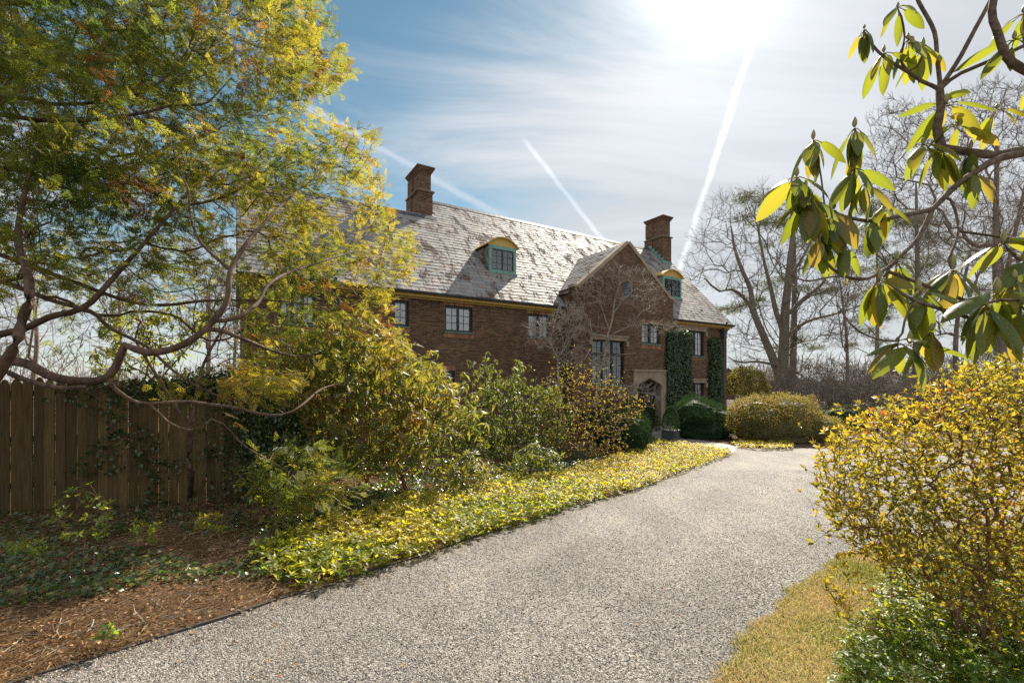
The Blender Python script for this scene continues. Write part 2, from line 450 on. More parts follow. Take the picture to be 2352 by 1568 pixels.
def house_mats():
    m, n = new_mat('brick')
    uv = n.node('ShaderNodeUVMap', uv_map='UVMap').outputs[0]
    g = n.node('ShaderNodeNewGeometry').outputs['Position']
    br = n.node('ShaderNodeTexBrick', {'Vector': uv, 'Scale': 1.0, 'Mortar Size': .009, 'Mortar Smooth': .25, 'Bias': 0.0,
               'Brick Width': .215, 'Row Height': .072, 'Color1': (0, 0, 0), 'Color2': (1, 1, 1), 'Mortar': (0, 0, 0)}, offset=.5)
    k = n.node('ShaderNodeSeparateColor', {0: br.outputs[0]}).outputs[0]
    c = n.ramp(k, [(0, (.07, .040, .024)), (.3, (.12, .068, .039)), (.6, (.17, .096, .055)), (.85, (.24, .14, .08)), (1, (.10, .058, .04))])
    pt = n.noise(g, .7, 5, .62); c = n.mix(n.ss(pt, .35, .68), n.mix(1.0, c, (.72, .66, .66), 'MULTIPLY'), c)
    c = n.mix(n.ss(n.noise(g, 9, 3, .6), .35, .7), n.mix(1.0, c, (.8, .78, .75), 'MULTIPLY'), c)
    c = n.mix(br.outputs['Fac'], c, (.20, .145, .10))
    h = n.m('ADD', n.m('MULTIPLY', br.outputs['Fac'], -1.0), n.m('MULTIPLY', n.noise(g, 45, 3, .6), .4))
    finish(n, P(n, c, .85, bumpn(n, h, .012, .9), .25))
    m, n = new_mat('soldier_brick')
    a = n.node('ShaderNodeAttribute', attribute_name='rnd').outputs['Fac']
    c = n.ramp(a, [(0, (.17, .08, .05)), (.5, (.27, .135, .08)), (1, (.36, .20, .12))])
    finish(n, P(n, c, .85, spec=.25))
    m, n = new_mat('slate')
    a = n.node('ShaderNodeAttribute', attribute_name='rnd').outputs['Fac']
    g = n.node('ShaderNodeNewGeometry').outputs['Position']
    c = n.ramp(a, [(0, (.19, .20, .205)), (.35, (.26, .26, .25)), (.6, (.32, .285, .265)), (.85, (.24, .25, .255)), (.93, (.27, .21, .19)), (1, (.13, .09, .075))])
    tc = n.node('ShaderNodeTexCoord').outputs['Object']
    mp_ = n.node('ShaderNodeMapping', {0: tc, 'Scale': (1.6, .6, .6), 'Rotation': (0, .25, 0)}).outputs[0]
    moss = n.ss(n.m('ADD', n.noise(mp_, 1.4, 8, .72), n.m('MULTIPLY', n.noise(g, 12, 3, .6), .34)), .68, .76)
    c = n.mix(n.m('MULTIPLY', moss, .85), c, (.085, .055, .042))
    c = n.mix(n.ss(n.noise(g, 30, 4, .6), .4, .7), c, n.mix(1.0, c, (.8, .8, .8), 'MULTIPLY'))
    rg = n.m('ADD', .66, n.m('MULTIPLY', moss, .3))
    finish(n, P(n, c, rg, None, .26))
    simple_mat('limestone', (.24, .19, .135), (.34, .275, .195), 3, .85, .3)
    simple_mat('dark_stone', (.13, .10, .07), (.20, .155, .11), 3, .85, .3)
    simple_mat('copper', (.10, .24, .20), (.17, .33, .27), 6, .65, .2)
    simple_mat('ochre_paint', (.42, .28, .055), (.50, .34, .08), 5, .55)
    simple_mat('black_paint', (.012, .013, .015), (.025, .024, .024), 6, .4)
    simple_mat('lead_grey', (.035, .045, .055), (.07, .08, .09), 5, .5)
    simple_mat('curtain', (.80, .80, .78), (.9, .9, .87), 3, .9, .5, stretch=(9, 1, .3))
    simple_mat('dark_wood', (.03, .016, .009), (.06, .03, .018), 5, .5, .3, stretch=(6, 1, .6))
    simple_mat('room_dark', (.03, .028, .025), (.05, .045, .04), 2, .9)
    simple_mat('louvre', (.10, .15, .20), (.15, .20, .25), 3, .6)
    m, n = new_mat('glass')
    fr = n.node('ShaderNodeFresnel', {0: 1.5}).outputs[0]
    f = n.m('ADD', n.m('MULTIPLY', fr, .9), .09, clamp=True)
    gl = n.node('ShaderNodeBsdfGlossy', {0: (.9, .93, .95), 'Roughness': .03}); tr = n.node('ShaderNodeBsdfTransparent', {0: (.82, .86, .86)})
    g = n.node('ShaderNodeNewGeometry').outputs['Position']
    n.l.new(bumpn(n, n.noise(g, 3.0, 2, .5), .01, .35), gl.inputs['Normal'])
    mx = n.node('ShaderNodeMixShader', {0: f}); n.l.new(tr.outputs[0], mx.inputs[1]); n.l.new(gl.outputs[0], mx.inputs[2])
    finish(n, mx.outputs[0])
house_mats()

# ------------------------------------------------------------------ ground, drive, path, lawn
def sheet(rows, mat, name, label, dz=0.0, nx=8, cat=None, kind='structure'):
    """rows: list of (Y, x0, x1)"""
    V = []; F = []
    for Y, a, b in rows:
        for i in range(nx+1):
            x = a+(b-a)*i/nx; V.append((x, Y, float(T(x, Y))+dz))
    for j in range(len(rows)-1):
        for i in range(nx):
            k = j*(nx+1)+i; F.append((k, k+1, k+nx+2, k+nx+1))
    o = build(name, V, [np.array(F)], MATS[mat]); tag(o, label, cat, kind=kind); return o
ys = np.r_[-12, -4, np.linspace(0, 20, 61), 25, 35, 60, 120, 300, 900]
V = []; F = []
xs_ = np.r_[-900, -200, -60, -25, np.linspace(-14, 24, 20), 40, 90, 250, 900]
for y in ys:
    for x in xs_: V.append((x, y, float(T(x, y))))
nx = len(xs_)
for j in range(len(ys)-1):
    for i in range(nx-1):
        k = j*nx+i; F.append((k, k+1, k+nx+1, k+nx))
tag(build('ground', V, [np.array(F)], MATS['mulch'], smooth=True), 'brown mulch and leaf litter of the planting beds', kind='structure')

LEFT_E = [(46, 1565), (150, 1532), (272, 1495), (389, 1458), (540, 1413), (661, 1370), (784, 1338), (832, 1317), (958, 1280), (1073, 1240), (1239, 1190), (1276, 1177), (1380, 1147), (1481, 1117), (1560, 1086), (1640, 1057), (1682, 1043)]
RIGHT_E = [(1640, 1580), (1690, 1510), (1740, 1450), (1800, 1390), (1880, 1318), (1960, 1272), (2080, 1238), (2250, 1215)]
LE = np.array([gnd(*p) for p in LEFT_E]); RE = np.array([gnd(*p) for p in RIGHT_E])
LE = np.r_[[[-4.2, 1.2, 0], [-3.35, 2.2, 0]], LE]; RE = np.r_[[[.75, 1.2, 0], [1.0, 2.0, 0]], RE]
LE = LE[np.argsort(LE[:, 1])]; RE = RE[np.argsort(RE[:, 1])]
def left_x(Y): return np.interp(Y, LE[:, 1], LE[:, 0])
tipY = LE[-1, 1]
def right_x(Y): return np.interp(Y, np.r_[RE[:, 1], RE[-1, 1]+.8, RE[-1, 1]+1.6], np.r_[RE[:, 0], 9.0, 22.0])
FAR_Y = gnd(1800, 1029)[1]
rows = [(Y, float(left_x(Y)), float(right_x(Y))) for Y in np.linspace(1.2, tipY, 60)]
rows += [(Y, float(left_x(tipY))-(Y-tipY)*1.0, 22.0) for Y in np.linspace(tipY+.03, FAR_Y, 8)]
drive = sheet(rows, 'gravel', 'driveway', 'pale speckled gravel driveway curving to the house', .004, 140)
co = np.array([v.co[:] for v in drive.data.vertices]); off = co[:, 0]-left_x(co[:, 1])
tr = np.exp(-((off-1.15-.05*np.sin(co[:, 1]))/.28)**2)+np.exp(-((off-2.75-.06*np.sin(co[:, 1]*.8+1))/.30)**2)-.7*np.exp(-(off/.35)**2)
ta = drive.data.attributes.new('rnd', 'FLOAT', 'POINT'); ta.data.foreach_set('value', tr.astype(np.float32))
# flagstone path to the arched porch
pa = [gnd(1683, 1040), gnd(1600, 1022), gnd(1560, 1018), gnd(1500, 1006), gnd(1470, 992)]
pb = [gnd(1700, 1026), gnd(1640, 1016), gnd(1600, 1009), gnd(1545, 998), gnd(1530, 982)]
V = []; 
for a, b in zip(pa, pb):
    for p in (a, b): V.append((p[0], p[1], float(T(p[0], p[1]))+.012))
tag(build('path', V, [np.array([(2*i, 2*i+1, 2*i+3, 2*i+2) for i in range(len(pa)-1)])], MATS['flagstone']), 'grey flagstone path leading from the driveway to the porch', kind='structure')
# steel edging along the left side of the drive
L = resample(LE[:, :3], .15); L[:, 2] = T(L[:, 0], L[:, 1])
nn = nrm(np.c_[np.gradient(L[:, 1]), -np.gradient(L[:, 0]), np.zeros(len(L))])
wv = .006*np.sin(np.arange(len(L))*.7)
V = np.concatenate([L-nn*.018+[0, 0, -.03], L-nn*.018+np.c_[wv*0, wv*0, .018+wv], L+nn*.008+np.c_[wv*0, wv*0, .018+wv], L+nn*.008+[0, 0, -.03]])
k = len(L); i = np.arange(k-1)
F = np.concatenate([np.stack([i+a*k, i+1+a*k, i+1+(a+1)*k, i+(a+1)*k], -1) for a in range(3)])
tag(build('edging_strip', V, [F], MATS['edging_steel']), 'thin dark metal edging strip between the gravel and the left planting bed', 'garden edging')
# lawn strip on the right of the drive
rows = []
for Y in np.linspace(1.2, RE[-1, 1]+.2, 40):
    a = float(right_x(Y)); rows.append((Y, a, a+6.0))
sheet(rows, 'turf', 'lawn', 'strip of straw coloured winter lawn beside the driveway', .008, 12)

# ------------------------------------------------------------------ the brick house
S0 = np.array(((1174-1350)/1200*18.0, 18.0))
dS = nrm(np.array((1950., 1200.))); nB = np.array((-dS[1], dS[0]))     # nB points into the house
HZ = -.55
house = empty('brick_house', (S0[0], S0[1], HZ), 'large dark red brick house with slate roof, two chimneys and arched dormers', 'house', rz=math.atan2(dS[1], dS[0]))
def hp(x, y, t):
    """source pixel (2700 wide) on house plane at depth t -> (s, z)"""
    r = np.array(((x-1350)/1200, 1.0)); lam = (S0@nB+t)/(r@nB); q = r*lam-S0
    return float(q@dS), CAMZ-(y-1005)/1200*lam-HZ
def ht(x, s):
    """depth t where the ray at source x crosses the house plane s = const"""
    r = np.array(((x-1350)/1200, 1.0)); lam = (S0@dS+s)/(r@dS); return float((r*lam-S0)@nB)
ZE = 5.80; TE = -.30; K = 1.05
def zr(t): return ZE+K*(t-TE)
sL = hp(646, 1000, 0)[0]; sR = hp(1916, 1000, 0)[0]
q1, q2 = 5.17, 3.93
z1, z2 = zr(q1), zr(q2)
GP = -.8                                                             # gable front plane
gA = hp(1656.6, 642.9, GP); gLs = hp(1513, 757, GP)[0]; gRs = hp(1775, 793, GP)[0]
gkz = hp(1770, 790, GP)[1]; gkl = hp(1522, 757, GP)[1]
gA = ((gLs+gRs)/2*.35+gA[0]*.65, gA[1])
sG = hp(1127, 540, q1)[0]                                            # left end of the high roof
DEP = 2*q1

def rect(s0, s1, z0, z1_): return [(s0, z0), (s1, z0), (s1, z1_), (s0, z1_)]
wins = []
def wpx(x0, y0, x1, y1, t, **kw):
    (a, b), (c, d) = hp(x0, y0, t), hp(x1, y0, t); e = hp(x0, y1, t)[1]
    wins.append(dict(s0=a, s1=c, z0=e, z1=b, t=t, **kw)); return rect(a, c, e, b)
hm = [wpx(1038, 790, 1078, 858, 0, cols=1, rows=3, curtain=1),
      wpx(1174, 804, 1246, 873, 0, cols=2, rows=3, curtain=1),
      wpx(1393, 826, 1450, 889, 0, cols=2, rows=3, curtain=2),
      wpx(736, 768, 832, 850, 0, cols=3, rows=3, curtain=1),
      wpx(1150, 977, 1199, 1052, 0, cols=2, rows=4, curtain=0),
      wpx(690, 985, 762, 1062, 0, cols=2, rows=4, curtain=0),
      wpx(880, 985, 950, 1060, 0, cols=2, rows=4, curtain=0),
      wpx(1795, 869, 1856, 937, 0, cols=3, rows=4, curtain=2, hood=1),
      wpx(1797, 1009, 1856, 1075, 0, cols=3, rows=4, curtain=2, hood=1)]
hg = [wpx(1692.5, 851.6, 1741, 905, GP, cols=2, rows=3, curtain=2),
      wpx(1561, 894, 1646, 1015, GP, cols=3, rows=2, curtain=0, big=1, hood=1)]
vent = rect(hp(1645, 742, GP)[0], hp(1671, 742, GP)[0], hp(1645, 781, GP)[1], hp(1645, 742, GP)[1])
# front walls
def tudor(s0, s1, zs, za, n=8, inset=0.0):
    """outline of a four-centred arch opening from left foot to right foot"""
    w_ = (s1-s0)/2; c = (s0+s1)/2; pts = [(s0, 0.0)]
    prof = [(0, 0), (.015, .14), (.06, .28), (.14, .40), (.26, .50), (.5, .67), (.75, .84), (1, 1.02)]
    for u, v in prof: pts.append((s0+w_*u, zs+(za-zs)*v))
    for u, v in prof[-2::-1]: pts.append((s1-w_*u, zs+(za-zs)*v))
    return pts+[(s1, 0.0)]
aL, aR = hp(1678, 1000, GP)[0], hp(1741, 1000, GP)[0]; azs = hp(1680, 1023, GP)[1]; aza = hp(1710, 998, GP)[1]
oL, oR = hp(1669, 1000, GP)[0], hp(1756, 1000, GP)[0]; oz = hp(1700, 979, GP)[1]
arch = tudor(aL, aR, azs, aza)
mb = MB()
top = ZE+.12
mb.prism(rect(sL, gLs+.002, -.2, top), 0, .3, [h for h in hm if h[0][0] < gLs and h[0][0] > sL+.1], back=False)
mb.prism(rect(gRs-.002, sR, -.2, top), 0, .3, [h for h in hm if h[0][0] > gRs], back=False)
# end walls, back wall, gable ends
def endwall(s, q, t0=0.0, f=1):
    pts = [(t0, -.2), (2*q-t0, -.2), (2*q-t0, zr(0)-.05), (q, zr(q)-.05), (t0, zr(0)-.05)]
    if t0 == 0:
        mb.face([(s, pts[i][0], pts[i][1]) for i in (0, 1, 2)]); mb.face([(s, pts[i][0], pts[i][1]) for i in (0, 2, 3)]); mb.face([(s, pts[i][0], pts[i][1]) for i in (0, 3, 4)])
endwall(sR, q1); endwall(sG, q1); endwall(sL, q2)
mb.face([(sL, DEP, -.2), (sR, DEP, -.2), (sR, DEP, zr(0)), (sL, DEP, zr(0))])
mb.face([(sL, .31, 2.9), (sR, .31, 2.9), (sR, DEP, 2.9), (sL, DEP, 2.9)])       # floor slab inside
mb.build('wall', MATS['brick'], house)
# projecting gable wing
mb = MB()
outer = [(gLs, -.2), (aL-.05, -.2)] + [(a-.05 if a < (aL+aR)/2 else a+.05, b+.04 if b > 0 else b-.0) for a, b in arch[1:-1]] + [(aR+.05, -.2), (gRs, -.2), (gRs, gkz), (gRs-.25, gkz), gA, (gLs+.3, gkl), (gLs, gkl)]
mb.prism(outer, GP, GP+.3, hg+[vent], back=False)
for s in (gLs, gRs): mb.face([(s, GP+.001, -.2), (s, .3, -.2), (s, .3, gkz if s == gRs else gkl), (s, GP+.001, gkz if s == gRs else gkl)])
mb.build('gable_wall', MATS['brick'], house)
# porch recess behind the arch
mb = MB(); x0, x1, ya, yb, h_ = aL-.15, aR+.15, GP+.32, GP+2.1, aza+.2
mb.face([(x0, ya, 0), (x0, yb, 0), (x0, yb, h_), (x0, ya, h_)]); mb.face([(x1, ya, 0), (x1, yb, 0), (x1, yb, h_), (x1, ya, h_)])
mb.face([(x0, yb, 0), (x1, yb, 0), (x1, yb, h_), (x0, yb, h_)]); mb.face([(x0, ya, h_), (x1, ya, h_), (x1, yb, h_), (x0, yb, h_)])
mb.face([(x0, GP, .13), (x1, GP, .13), (x1, yb, .13), (x0, yb, .13)])
porch = mb.build('porch', MATS['dark_wood'], house)
mb = MB(); mb.prism(tudor(aL+.15, aR-.15, azs-.1, aza-.1), yb-.08, yb-.02)
for i in range(5): s_ = aL+.2+i*(aR-aL-.4)/4; mb.box(s_-.012, s_+.012, yb-.1, yb-.081, .2, azs-.1)
mb.build('door', MATS['dark_wood'], porch)
mb = MB()
surround = [(oL, 0.0), arch[0]] + arch[1:-1] + [arch[-1], (oR, 0.0), (oR, oz), (oL, oz)]
surround = [(oL, 0.0)] + arch + [(oR, 0.0), (oR, oz), (oL, oz)]
mb.prism(surround, GP-.06, GP+.34, back=False)
mb.box(oL-.06, oR+.06, GP-.13, GP-.002, oz+.002, oz+.09)
in2 = tudor(aL-.12, aR+.12, azs, aza+.12)
for i in range(1, len(in2)-2):
    (a, b), (c, d) = in2[i], in2[i+1]; (e, f), (g_, h2) = [(p[0]+( .05 if p[0] < (aL+aR)/2 else -.05), p[1]-.05) for p in (in2[i], in2[i+1])]
    mb.hexa([(a, GP-.1, b), (c, GP-.1, d), (c, GP-.061, d), (a, GP-.061, b), (e, GP-.1, f), (g_, GP-.1, h2), (g_, GP-.061, h2), (e, GP-.061, f)])
mb.build('door_surround', MATS['limestone'], house)
mb = MB(); mb.box(oL-.1, oR+.1, GP-.9, GP-.08, 0, .12); mb.build('doorstep', MATS['flagstone'], house)
# gable coping
mb = MB()
def strip(p, q, wd, t0, t1):
    (a, b), (c, d) = p, q; L_ = math.hypot(c-a, d-b); nx_, nz_ = -(d-b)/L_*wd, (c-a)/L_*wd
    mb.hexa([(a, t0, b), (c, t0, d), (c, t1, d), (a, t1, b), (a+nx_, t0, b+nz_), (c+nx_, t0, d+nz_), (c+nx_, t1, d+nz_), (a+nx_, t1, b+nz_)])
strip((gLs+.3, gkl+.003), (gA[0], gA[1]+.003), .16, GP-.05, GP+.3)
strip((gA[0], gA[1]+.003), (gRs-.25, gkz+.003), .16, GP-.052, GP+.302)
mb.box(gLs-.08, gLs+.36, GP-.055, GP+.33, gkl+.004, gkl+.12); mb.box(gRs-.3, gRs+.06, GP-.055, GP+.33, gkz+.004, gkz+.12)
mb.build('coping', MATS['limestone'], house)
# louvred vent
mb = MB(); (a, b), (c, d) = vent[0], vent[2]
for i in range(9):
    z_ = b+(d-b)*(i+.1)/9; mb.hexa([(a+.02, GP+.02, z_), (c-.02, GP+.02, z_), (c-.02, GP+.1, z_+.07), (a+.02, GP+.1, z_+.07), (a+.02, GP+.02, z_+.012), (c-.02, GP+.02, z_+.012), (c-.02, GP+.1, z_+.082), (a+.02, GP+.1, z_+.082)])
mb.face([(a, GP+.2, b), (c, GP+.2, b), (c, GP+.2, d), (a, GP+.2, d)])
mb.build('louvre_vent', MATS['louvre'], house)

# ---- slates as real overlapping plates
def slates(f, inside, u0, u1, v0, v1, course=.24, wid=.30, th=.014, g=rng, skip=.004):
    """f(u,v,h) -> point; v runs up the slope"""
    V = []; F = []; Rn = []
    nv = int((v1-v0)/course)
    for j in range(nv+1):
        v = v0+j*course; u = u0-g.random()*wid; top_ = min(v+course*1.35, v1)
        while u < u1:
            ww = wid*(.6+.75*g.random()); a, b = max(u, u0), min(u+ww-.008, u1); u += ww
            if b-a < .03 or g.random() < skip: continue
            dv = g.normal(0, .010); hh = th*(.75+.7*g.random())
            if not inside((a+b)/2, v+course*.5): continue
            lf = g.normal(0, .004)
            cut = min(.06, (b-a)*.25)*(g.random() < .35)
            q = [f(a, v+dv, hh+lf*.4+.002), f(b, v+dv+cut*0, hh-lf*.4+.002), f(b, top_, .0015), f(a, top_, .0015), f(a, v+dv, .0), f(b, v+dv, .0)]
            k_ = len(V); V += q
            F += [(k_, k_+1, k_+2, k_+3), (k_+4, k_+5, k_+1, k_), (k_+4, k_, k_+3, k_+3), (k_+1, k_+5, k_+2, k_+2)]
            Rn += [g.random()]*6
    F = np.array(F); tri = F[:, 2] == F[:, 3]
    return V, [F[tri][:, :3], F[~tri]], Rn
ct, st_ = 1/math.hypot(1, K), K/math.hypot(1, K)
def fmain(u, v, h): return (u, TE+v*ct-h*st_, ZE+v*st_+h*ct)
def gz(s): # gable roof height above side distance
    return gA[1]+.10-(abs(s-gA[0]))*((gA[1]-gkl)/(gA[0]-gLs-.3))
def zmain(t): return zr(t)
def in_gable(s, t): return gLs-.1 < s < gRs+.1 and t < 4.2 and gz(s) > zmain(t)+.02
ovR = sR+.22; ovL = sL-.2
def inm(u, v):
    t = TE+v*ct
    if u < sG-.12 and t > q2+.02: return False
    if gLs+.1 < u < gRs-.05 and gz(u) > zmain(t)+.12: return False
    return True
V, F, r = slates(fmain, inm, ovL, ovR, 0, (q1-TE)/ct-.02)
roof = build('roof', V, F, MATS['slate'], house, rnd=r)
mb = MB()
def slab(a, b, q): mb.face([(a, TE+.02, ZE-.02), (b, TE+.02, ZE-.02), (b, q, zr(q)-.02), (a, q, zr(q)-.02)]); mb.face([(a, 2*q-TE, ZE), (b, 2*q-TE, ZE), (b, q, zr(q)-.01), (a, q, zr(q)-.01)])
slab(sG-.1, ovR, q1); slab(ovL, sG-.1, q2)
mb.build('roof_deck', MATS['slate'], house)
mb = MB()
for a in np.arange(sG-.1, ovR-.3, .33): mb.hexa([(a, q1-.16, z1-.13), (a+.32, q1-.16, z1-.13), (a+.32, q1+.16, z1-.13), (a, q1+.16, z1-.13), (a, q1-.01, z1+.055), (a+.32, q1-.01, z1+.05), (a+.32, q1+.02, z1+.05), (a, q1+.02, z1+.055)])
mb.build('ridge_cap', MATS['lead_grey'], roof); mb = MB()
for a in np.arange(ovL, sG-.35, .33): mb.hexa([(a, q2-.16, z2-.13), (a+.32, q2-.16, z2-.13), (a+.32, q2+.16, z2-.13), (a, q2+.16, z2-.13), (a, q2-.01, z2+.055), (a+.32, q2-.01, z2+.05), (a+.32, q2+.02, z2+.05), (a, q2+.02, z2+.055)])
mb.build('ridge_cap', MATS['lead_grey'], roof)
# verge boards on both rakes of the high roof, ochre painted
for s_ in (sG-.13, ovR+.005):
    mb = MB()
    mb.hexa([(s_-.03, TE if s_ > 0 and s_ > sG+1 else q2-.2, zr(TE if s_ > sG+1 else q2-.2)-.18), (s_, TE if s_ > sG+1 else q2-.2, zr(TE if s_ > sG+1 else q2-.2)-.18), (s_, q1, z1-.18), (s_-.03, q1, z1-.18),
             (s_-.03, TE if s_ > sG+1 else q2-.2, zr(TE if s_ > sG+1 else q2-.2)-.0), (s_, TE if s_ > sG+1 else q2-.2, zr(TE if s_ > sG+1 else q2-.2)-.0), (s_, q1, z1), (s_-.03, q1, z1)])
    mb.build('verge_board', MATS['ochre_paint'], roof)
# gable roof slopes
gsl = math.hypot(1, (gA[1]-gkl)/(gA[0]-gLs-.3)); gk = (gA[1]-gkl)/(gA[0]-gLs-.3)
def fgl(u, v, h): # u depth, v up-slope from left eave
    s = gLs-.12+v/gsl; return (s-h*gk/gsl, u, gz(s)+h/gsl)
def fgr(u, v, h):
    s = gRs+.12-v/gsl; return (s+h*gk/gsl, u, gz(s)+h/gsl)
for nm, ff, w_ in (('a', fgl, gA[0]-gLs+.12), ('b', fgr, gRs-gA[0]+.12)):
    sg = (lambda v, w_=w_: gLs-.12+v/gsl) if nm == 'a' else (lambda v: gRs+.12-v/gsl)
    V, F, r = slates(ff, lambda u, v: gz(sg(v)) > zmain(u)-.1, GP+.3, 5.0, 0.0, w_*gsl-.01)
    build('gable_roof', V, F, MATS['slate'], house, rnd=r)
mb = MB()
tm = (gA[1]+.1-ZE)/K+TE
for sgn, se in ((-1, gLs-.1), (1, gRs+.1)):
    ze_ = gz(se)-.03; te_ = max((ze_-ZE)/K+TE, GP+.31)
    a = (gA[0], GP+.3, gA[1]+.07); b = (gA[0], tm, gA[1]+.07); c = (se, te_, ze_); d = (se, GP+.3, ze_)
    mb.face([a, b, c, d])
mb.build('gable_roof_deck', MATS['slate'], house)
# eaves: soffit, ochre fascia, dark gutter
for (a, b) in ((ovL, gLs-.1), (gRs+.02, ovR)):
    mb = MB(); mb.box(a, b, TE+.02, .0, ZE-.03, ZE+.0); mb.box(a, b, TE+.06, TE+.09, ZE-.2, ZE-.032); mb.box(a, b, -.08, -.003, ZE-.26, ZE-.06)
    mb.build('fascia', MATS['ochre_paint'], house)
    n_ = 8; V = []; F = []
    for s_ in (a-.03, b+.03):
        for i in range(n_+1):
            an = math.pi*i/n_; V.append((s_, TE-.045-.07*math.cos(an), ZE-.02-.085*math.sin(an)))
    for i in range(n_): F.append((i, i+1, n_+2+i, n_+1+i))
    V2 = [(x, (y-(TE-.045))*.85+TE-.045, z+.008) for x, y, z in V]; k_ = len(V)
    F += [(i+1+k_, i+k_, n_+1+i+k_, n_+2+i+k_) for i in range(n_)]
    build('gutter', V+V2, [np.array(F)], MATS['lead_grey'], house)
# downspouts with leader heads
def downspout(s, t, ztop, zbot=0.0, head=True):
    V, F, r = tube_group(np.array([[(s, t-.25, ztop+.22), (s, t-.12, ztop+.05), (s, t, ztop-.15), (s, t, (ztop+zbot)/2), (s, t, zbot)]]), np.full((1, 5), .05), 8)
    d_ = build('downspout', V, F, MATS['lead_grey'], house, smooth=True)
    if head:
        mb = MB(); mb.hexa([(s-.12, t-.1, ztop-.55), (s+.12, t-.1, ztop-.55), (s+.12, t+.09, ztop-.55), (s-.12, t+.09, ztop-.55), (s-.2, t-.17, ztop-.25), (s+.2, t-.17, ztop-.25), (s+.2, t+.09, ztop-.25), (s-.2, t+.09, ztop-.25)])
        mb.box(s-.24, s+.24, t-.2, t+.095, ztop-.248, ztop-.2); mb.box(s-.16, s+.16, t-.13, t+.09, ztop-.68, ztop-.552)
        mb.build('leader_head', MATS['lead_grey'], d_)
downspout(hp(1903, 850, 0)[0], -.12, ZE-.1)
downspout(hp(1496, 850, 0)[0], -.12, ZE-.1)
downspout(hp(880, 850, 0)[0], -.12, ZE-.1, head=False)

# ---- windows
def soldier(mb, a, b, z0_, z1_, t, g=rng):
    s = a
    while s < b-.02:
        mb.box(s, min(s+.062, b), t-.008, t-.0015, z0_, z1_, r=g.random()); s += .074
def make_window(W_):
    s0, s1, z0_, z1_, t, cols, rows_ = (W_[k] for k in ('s0', 's1', 'z0', 'z1', 't', 'cols', 'rows'))
    yf = t+.10; mb = MB(); fw = .085
    mb.box(s0, s1, yf, yf+.06, z0_, z0_+fw); mb.box(s0, s1, yf, yf+.06, z1_-fw, z1_)
    mb.box(s0, s0+fw, yf+.001, yf+.061, z0_+fw, z1_-fw); mb.box(s1-fw, s1, yf+.001, yf+.061, z0_+fw, z1_-fw)
    cw = (s1-s0-2*fw)/cols
    for c in range(cols):
        a = s0+fw+c*cw; b = a+cw
        if c: mb.box(a-.045, a+.045, yf-.012, yf+.055, z0_+fw, z1_-fw)
        if W_.get('big'): zt = [z0_+(z1_-z0_)*.68]
        else: zt = []
        m_ = (a+b)/2; mb.box(m_-.009, m_+.009, yf+.02, yf+.04, z0_+fw, z1_-fw)
        rr = rows_ if not zt else 7
        for j in range(1, rr):
            z_ = z0_+fw+(z1_-z0_-2*fw)*j/rr; mb.box(a+.002, b-.002, yf+.021, yf+.039, z_-.009, z_+.009)
    for z_ in ([z0_+(z1_-z0_)*.68] if W_.get('big') else []): mb.box(s0+fw, s1-fw, yf-.011, yf+.056, z_-.07, z_+.07)
    o = mb.build('window', MATS['black_paint'], house)
    mb = MB(); mb.face([(s0+.03, yf+.03, z0_+.03), (s1-.03, yf+.03, z0_+.03), (s1-.03, yf+.03, z1_-.03), (s0+.03, yf+.03, z1_-.03)])
    mb.build('pane', MATS['glass'], o)
    if W_['curtain']:
        V = []; F = []; n_ = 40; spans = [(s0, s1)] if W_['curtain'] == 1 else [(s0, s0+(s1-s0)*.36), (s1-(s1-s0)*.36, s1)]
        for a, b in spans:
            k_ = len(V)
            for i in range(n_+1):
                x = a+(b-a)*i/n_; y = yf+.06+.015*math.sin(i*1.1); V += [(x, y, z0_), (x, y, z1_)]
            F += [(k_+2*i, k_+2*i+2, k_+2*i+3, k_+2*i+1) for i in range(n_)]
        build('curtain', V, [np.array(F)], MATS['curtain'], o)
    if W_.get('hood'):
        mb = MB(); mb.box(s0-.16, s1+.16, t-.07, t-.002, z1_+.0, z1_+.17); mb.box(s0-.22, s1+.22, t-.12, t-.001, z1_+.172, z1_+.235)
        for a in (s0-.22, s1+.06): mb.box(a, a+.16, t-.11, t-.0015, z1_-.26, z1_-.001)
        mb.build('stone_hood', MATS['limestone'], o)
    else:
        mb = MB(); soldier(mb, s0-.04, s1+.04, z1_+.004, z1_+.2, t); mb.build('lintel', MATS['soldier_brick'], o)
    mb = MB(); soldier(mb, s0-.04, s1+.04, z0_-.24, z0_-.05, t); mb.build('brick_sill', MATS['soldier_brick'], o)
    mb = MB(); mb.hexa([(s0-.03, t-.05, z0_-.045), (s1+.03, t-.05, z0_-.045), (s1+.03, t-.0012, z0_-.045), (s0-.03, t-.0012, z0_-.045), (s0-.03, t-.05, z0_-.02), (s1+.03, t-.05, z0_-.02), (s1+.03, t-.0012, z0_-.003), (s0-.03, t-.0012, z0_-.003)])
    mb.build('sill', MATS['copper'], o)
    mb = MB(); mb.face([(s0-.3, t+1.6, z0_-.5), (s1+.3, t+1.6, z0_-.5), (s1+.3, t+1.6, z1_+.4), (s0-.3, t+1.6, z1_+.4)])
    mb.build('room', MATS['room_dark'], o)
for W_ in wins: make_window(W_)

